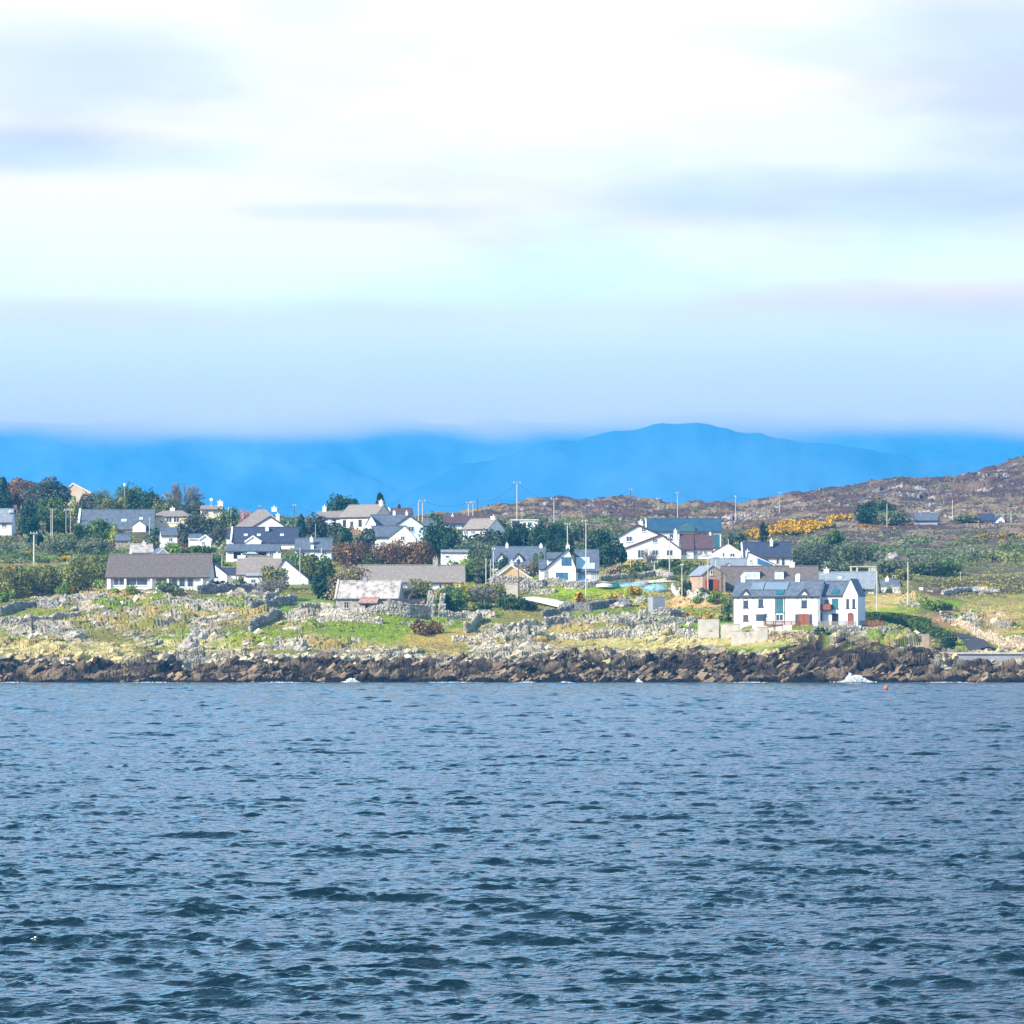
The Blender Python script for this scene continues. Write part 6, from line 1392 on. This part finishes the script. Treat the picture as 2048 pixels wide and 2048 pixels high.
cable('low cable from the weathered pole to the pole with wires by the peach gable', PT['z3'], PT['l'], 2.5)
cable('thin cable between the two small poles above the teal-blue roof', PT['C'], PT['D'], 1.0)
cable('thin cable from the teal-blue roof pole to the pole left of the golden gorse', PT['D'], PT['L'], 2.0)
cable('thin cable over the golden gorse between the two tall skyline poles', PT['L'], PT['M'], 1.5)
# ------------------------------------------------------------------ road, track, slipway, pier
def ribbon(name, pts, mt, lift=.12, n=10, Y=None):
    """strip laid on the ground: pts = (px, py, width m)"""
    q = [(site(a, b, Y), w_) for a, b, w_ in pts]; V = []; Fq = []
    for (a, wa), (b, wb) in zip(q[:-1], q[1:]):
        for i in range(n+1):
            t = i/n; c = a.lerp(b, t); d = (b-a); nx = Vector((-d.y, d.x, 0)).normalized()*(wa+(wb-wa)*t)/2; base = len(V)
            for s in (-1, -.33, .33, 1):
                p_ = c+nx*s; V.append((p_.x, p_.y, max(sz(p_.x, p_.y), gz(p_.x, p_.y))+lift))
            if i: Fq += [(base-4+j, base-3+j, base+1+j, base+j) for j in range(3)]
    npmesh(name, np.array(V), np.array(Fq), M[mt], kind='structure')
ribbon('track', [(1046, 1197, 5), (1085, 1203, 5), (1135, 1216, 4), (1160, 1220, 2)], 'gravel', .25)
ribbon('lane', [(1160, 1172, 3), (1250, 1168, 4), (1350, 1164, 4)], 'gravel', .2)
ribbon('road', [(1918, 1270, 3.2), (1945, 1284, 4.5), (1966, 1304, 5.5)], 'asphalt', .3)
def pier():
    h = House('pier', 'low concrete pier edge running out of the picture at the right', 1975, 1318, 752, 0, 'pier')
    MB().box(v(h, 1888), v(h, 2200), -1.2, 1.4, -2.4, 0.9).build('wall', M['greyconc'], h.root)
    MB().box(v(h, 1886), v(h, 2202), -1.5, 1.6, 0.903, 1.25).build('coping', M['conc'], h.root, bevel=.03)
pier()
# ------------------------------------------------------------------ things about the houses
def box_on(name, label, cat, px, py, Y, w_, d, h_, m, rz=0, top=None):
    q = P(px, py, Y) if Y else site(px, py); root = empty(name, q, R(rz), label=label, cat=cat)
    MB().box(-w_/2, w_/2, -d/2, d/2, -3.5, h_).build('wall', M[m], root)
    MB().box(-w_/2-.08, w_/2+.08, -d/2-.08, d/2+.08, h_+.003, h_+.14).build('coping', M[top or m], root, bevel=.02)
box_on('terrace_wall', 'low whitewashed terrace wall before the seafront house doors', 'wall', 1544, 1262, 757, 7.5, .5, 1.0, 'palecream', -8)
box_on('garden_wall', 'pale boundary wall step between the concrete store and the seafront house', 'wall', 1461, 1270, 762, 3.6, .5, 2.0, 'conc', -12)
box_on('garden_wall', 'square pale wall end under the left of the seafront terrace', 'wall', 1525, 1278, 756, 2.0, .6, 2.2, 'conc', -6)
box_on('pillar', 'small pale stone pillar on top of the dark shore rocks', 'pillar', 1851, 1290, 751, 1.2, 1.2, 1.9, 'redstone', 0, 'conc')
box_on('garden_wall', 'white wall fragment on the right slope behind the vivid green bush', 'wall', 1853, 1194, 846, 2.6, .4, 1.2, 'white', 6)
box_on('gatepost', 'short white gatepost left of the white wall fragment', 'gatepost', 1842, 1191, 846, .8, .6, 1.6, 'white', 0)
box_on('field_gate_wall', 'short grey block wall in front of the peach gable', 'wall', 1024, 1180, 832, 2.4, .4, 1.2, 'conc', 0)
def mound(name, label, cat, px, base, hw, h_, m, Y=None, seed=1, dy=.6):
    q = site(px, base, Y); s_ = F/q.y; W_ = hw/s_; u_, v_ = np.meshgrid(np.linspace(0, 2*math.pi, 33)[:-1], np.linspace(0.03, math.pi/2+.1, 12))
    rad = .8+.4*fbm(u_*1.3+seed*7, v_*3, seed, 4); V = np.stack([np.sin(v_)*np.cos(u_)*W_, np.sin(v_)*np.sin(u_)*W_*dy, np.cos(v_)*h_], -1)*rad[..., None]
    nr, nc = u_.shape; idx = np.arange(nr*nc).reshape(nr, nc); idn = np.roll(idx, -1, 1)
    npmesh(name, V.reshape(-1, 3), np.stack([idx[:-1], idx[1:], idn[1:], idn[:-1]], -1).reshape(-1, 4), M[m], loc=(q.x, q.y, max(q.z, sz(q.x, q.y))-.1), label=label, cat=cat)
mound('tarpaulin', 'teal and white tarpaulin heap left of the concrete hut lane', 'tarpaulin', 1312, 1182, 26, 1.5, 'tarp', None, 5)
mound('tarpaulin', 'flat teal tarpaulin strip behind the gorse', 'tarpaulin', 1262, 1176, 30, .9, 'tarp', None, 6, .4)
mound('net_pile', 'small green net pile on the lane wall', 'net', 1228, 1176, 12, .8, 'tealglass', None, 8)
def boat(label, px, base, L_, rz, m, Y=None):
    q = site(px, base, Y); root = empty('upturned_boat', (q.x, q.y, max(q.z, sz(q.x, q.y))), R(rz), label=label, cat='boat')
    V = []; n = 13
    for i in range(n):
        t = -1+2*i/(n-1); wd = (1-abs(t)**2.6)*.85+.02
        for a in np.linspace(0, math.pi, 9): V.append((t*L_/2, math.cos(a)*wd, math.sin(a)**.7*.85*(1-.35*abs(t)**3)))
    Fq = [(i*9+j, i*9+j+1, (i+1)*9+j+1, (i+1)*9+j) for i in range(n-1) for j in range(8)]
    npmesh('hull', np.array(V), np.array(Fq), M[m], root, smooth=True)
    MB().box(-L_*.42, L_*.42, -.04, .04, .84, .94).build('keel', M['timber'], root)
boat('upturned pale pinkish boat hull by the wall right of the blue-framed house', 1200, 1178, 5.2, 4, 'hull')
boat('dark upturned hull with a blue cover next to the blue-framed house', 1170, 1172, 3.6, 10, 'blueglass')
boat('grey upturned hull left of the teal tarpaulin heap', 1283, 1170, 3.2, -8, 'greyconc')
# parked car by the garages
q = P(505, 1117, 905); q.z = max(q.z, sz(q.x, q.y)); car = empty('parked_car', q, R(6), label='dark car parked before the slate garage row', cat='car')
MB().prism([(-2.1, .3), (2.1, .3), (2.15, .75), (1.9, .95), (-1.9, .98), (-2.15, .8)], 'y', -.85, .85).build('body', M['carpaint'], car, bevel=.05)
MB().prism([(-1.5, .99), (1.2, .97), (.6, 1.45), (-1.0, 1.47)], 'y', -.75, .75).build('window', M['paleglass'], car, bevel=.04)
for x in (-1.35, 1.35):
    for y in (-.86, .72):
        wh = MB().tube((x, y, .32), (x, y+.16, .32), .32, .32, 14).build('wheel', M['black'], car); MB().tube((x, y-.01, .32), (x, y, .32), .18, .18, 10).build('rim', M['galv'], wh)
# fences and railings
def fence(label, pts, h_, m, sp=1.8, rails=3, Y=None, slats=False, z=None):
    q = [site(a, b, Y) if z is None else P(a, b, Y) for a, b in pts]; root = empty('fence', q[0], label=label, cat='fence'); o = q[0]; rl = MB()
    for a, b in zip(q[:-1], q[1:]):
        n = max(1, int((b-a).length/sp))
        for i in range(n+1):
            c = a.lerp(b, i/n)-o; MB().box(c.x-.06, c.x+.06, c.y-.06, c.y+.06, c.z-.6, c.z+h_).build('post', M[m], root)
        for k in range(rails):
            zz = h_*(.25+.7*k/max(rails-1, 1)); A = a-o; B = b-o
            rl.add([(A.x, A.y-.10, A.z+zz-.05), (A.x, A.y-.065, A.z+zz-.05), (A.x, A.y-.065, A.z+zz+.05), (A.x, A.y-.10, A.z+zz+.05), (B.x, B.y-.10, B.z+zz-.05), (B.x, B.y-.065, B.z+zz-.05), (B.x, B.y-.065, B.z+zz+.05), (B.x, B.y-.10, B.z+zz+.05)],
                   [(0,1,2,3),(7,6,5,4),(0,4,5,1),(1,5,6,2),(2,6,7,3),(3,7,4,0)])
        if slats:
            L_ = (b-a).length; n = int(L_/.16)
            for i in range(n):
                c = a.lerp(b, (i+.5)/n)-o; rl.box(c.x-.05, c.x+.05, c.y-.13, c.y-.105, c.z+.12, c.z+h_*.97)
    rl.build('rail', M[m], root)
fence('brown slatted fence on the terrace right of the arched doors', [(1638, 1254), (1712, 1254)], 1.1, 'timber', 1.6, 2, 758, True, 1)
fence('brown slatted fence on the terrace left of the arched doors', [(1530, 1252), (1600, 1253)], 1.0, 'redwood', 1.6, 2, 756.5, True, 1)
fence('reddish slatted fence panel between the seafront house and the clipped hedge', [(1716, 1256), (1768, 1256)], 1.4, 'redwood', 1.7, 2, 762, True, 1)
fence('grey post and rail fence behind the lower hedge of the peach gable', [(990, 1168), (1018, 1170)], 1.1, 'timber', 1.6, 2, 838)
fence('thin wire fence below the white farmhouse', [(1230, 1150), (1330, 1152), (1400, 1154)], 1.1, 'darkframe', 3, 1, 876)
# picnic table on the rocks left of the terrace
q = P(1492, 1262, 757); t = empty('picnic_table', q, label='dark timber picnic table below the left windows of the seafront house', cat='table')
MB().box(-.9, .9, -.4, .4, .7, .76).build('tabletop', M['timber'], t)
for y in (-.75, .75): MB().box(-.9, .9, y-.14, y+.14, .42, .47).build('seat', M['timber'], t)
for x in (-.65, .65): MB().tube((x, -.8, -.8), (x, .2, .7), .05).tube((x, .8, -.8), (x, -.2, .7), .05).box(x-.04, x+.04, -.85, .85, .36, .42).build('leg', M['timber'], t)
MB().box(-2.6, 2.6, -1.3, 2.0, -1.6, -.02).build('patio', M['conc'], t) if False else None
box_on('patio', 'paved stone patio slab under the picnic table', 'patio', 1496, 1266, 758, 6.0, 2.6, .35, 'conc', -14)
# gulls on the outcrop, buoy, surf
def gull(label, px, py, Y, rz):
    X = (px-CX)/F*Y; q = Vector((X, Y, max(sz(X, Y), gz(X, Y)-.5))); root = empty('gull', q, R(rz), label=label, cat='gull')
    V = []; prof = [(-.30, .02, .20), (-.20, .06, .22), (-.05, .11, .25), (.10, .10, .29), (.17, .06, .36), (.22, .055, .43), (.27, .05, .44), (.31, .015, .43)]
    for x, rr, z in prof:
        for a in np.linspace(0, 2*math.pi, 9)[:-1]: V.append((x, math.cos(a)*rr, z+math.sin(a)*rr))
    Fq = [(i*8+j, i*8+(j+1) % 8, (i+1)*8+(j+1) % 8, (i+1)*8+j) for i in range(7) for j in range(8)]
    npmesh('body', np.array(V), np.array(Fq), M['gull'], root, smooth=True)
    for s in (-1, 1):
        MB().prism([(-.34, .25), (-.05, .20), (.10, .27), (.02, .33), (-.2, .32)], 'y', s*.115-.012, s*.115+.012).build('wing', M['gullgrey'], root)
        MB().tube((0, s*.04, -.06), (.0, s*.04, .16), .012).build('leg', M['gullbill'], root)
    MB().tube((.30, 0, .43), (.37, 0, .42), .014, .004).build('bill', M['gullbill'], root)
gull('white gull standing on the outcrop below the seafront house right gable', 1678, 1273, 751, 30)
gull('gull on the highest hump of the shore outcrop, left of two', 1790, 1266, 751, 160)
gull('gull on the shore outcrop nearest the small pale pillar', 1816, 1266, 751, 20)
yb = EYE*F/(1379-HOR)
b = empty('buoy', ((1772-CX)/F*yb, yb, 0), label='small orange mooring buoy floating off the rocks at right', cat='buoy')
u_, v_ = np.meshgrid(np.linspace(0, 2*math.pi, 17)[:-1], np.linspace(0.05, math.pi-.05, 9)); V = np.stack([np.sin(v_)*np.cos(u_)*.34, np.sin(v_)*np.sin(u_)*.34, np.cos(v_)*.34+.26], -1); nr, nc = u_.shape
idx = np.arange(nr*nc).reshape(nr, nc); idn = np.roll(idx, -1, 1)
npmesh('float', V.reshape(-1, 3), np.stack([idx[:-1], idx[1:], idn[1:], idn[:-1]], -1).reshape(-1, 4), M['buoy'], b, smooth=True); MB().tube((0, 0, .5), (0, 0, .78), .05).build('ring', M['galv'], b)
M['foam'] = mat('sea_foam', (.85, .88, .90), rough=.7)
def surf_foam():
    r = np.random.default_rng(4); PP = []
    for px, hw, h_, n in ((1712, 26, 1.25, 2600), (1700, 10, 1.7, 700), (702, 13, .7, 700), (1277, 6, .6, 150), (1055, 20, .18, 300), (1130, 14, .2, 200), (30, 30, .15, 300), (1500, 40, .12, 400), (1900, 50, .12, 400), (560, 60, .12, 400), (900, 60, .12, 400), (300, 60, .12, 300)):
        Y = 727+r.normal(0, 1.2, n); x = (px-CX)/F*727+r.normal(0, .5, n)*hw/F*727; e = np.exp(-((x-(px-CX)/F*727)/(hw/F*727*.8))**2)
        PP.append(np.stack([x, Y, -.05+.15*(h_ > .3)+r.random(n)**1.8*h_*e], 1))
    PP = np.vstack(PP); V, Fq = leafcloud(PP, r.normal(0, 1, PP.shape), .17, r); npmesh('surf_spray', V, Fq, M['foam'], kind='stuff')
surf_foam()
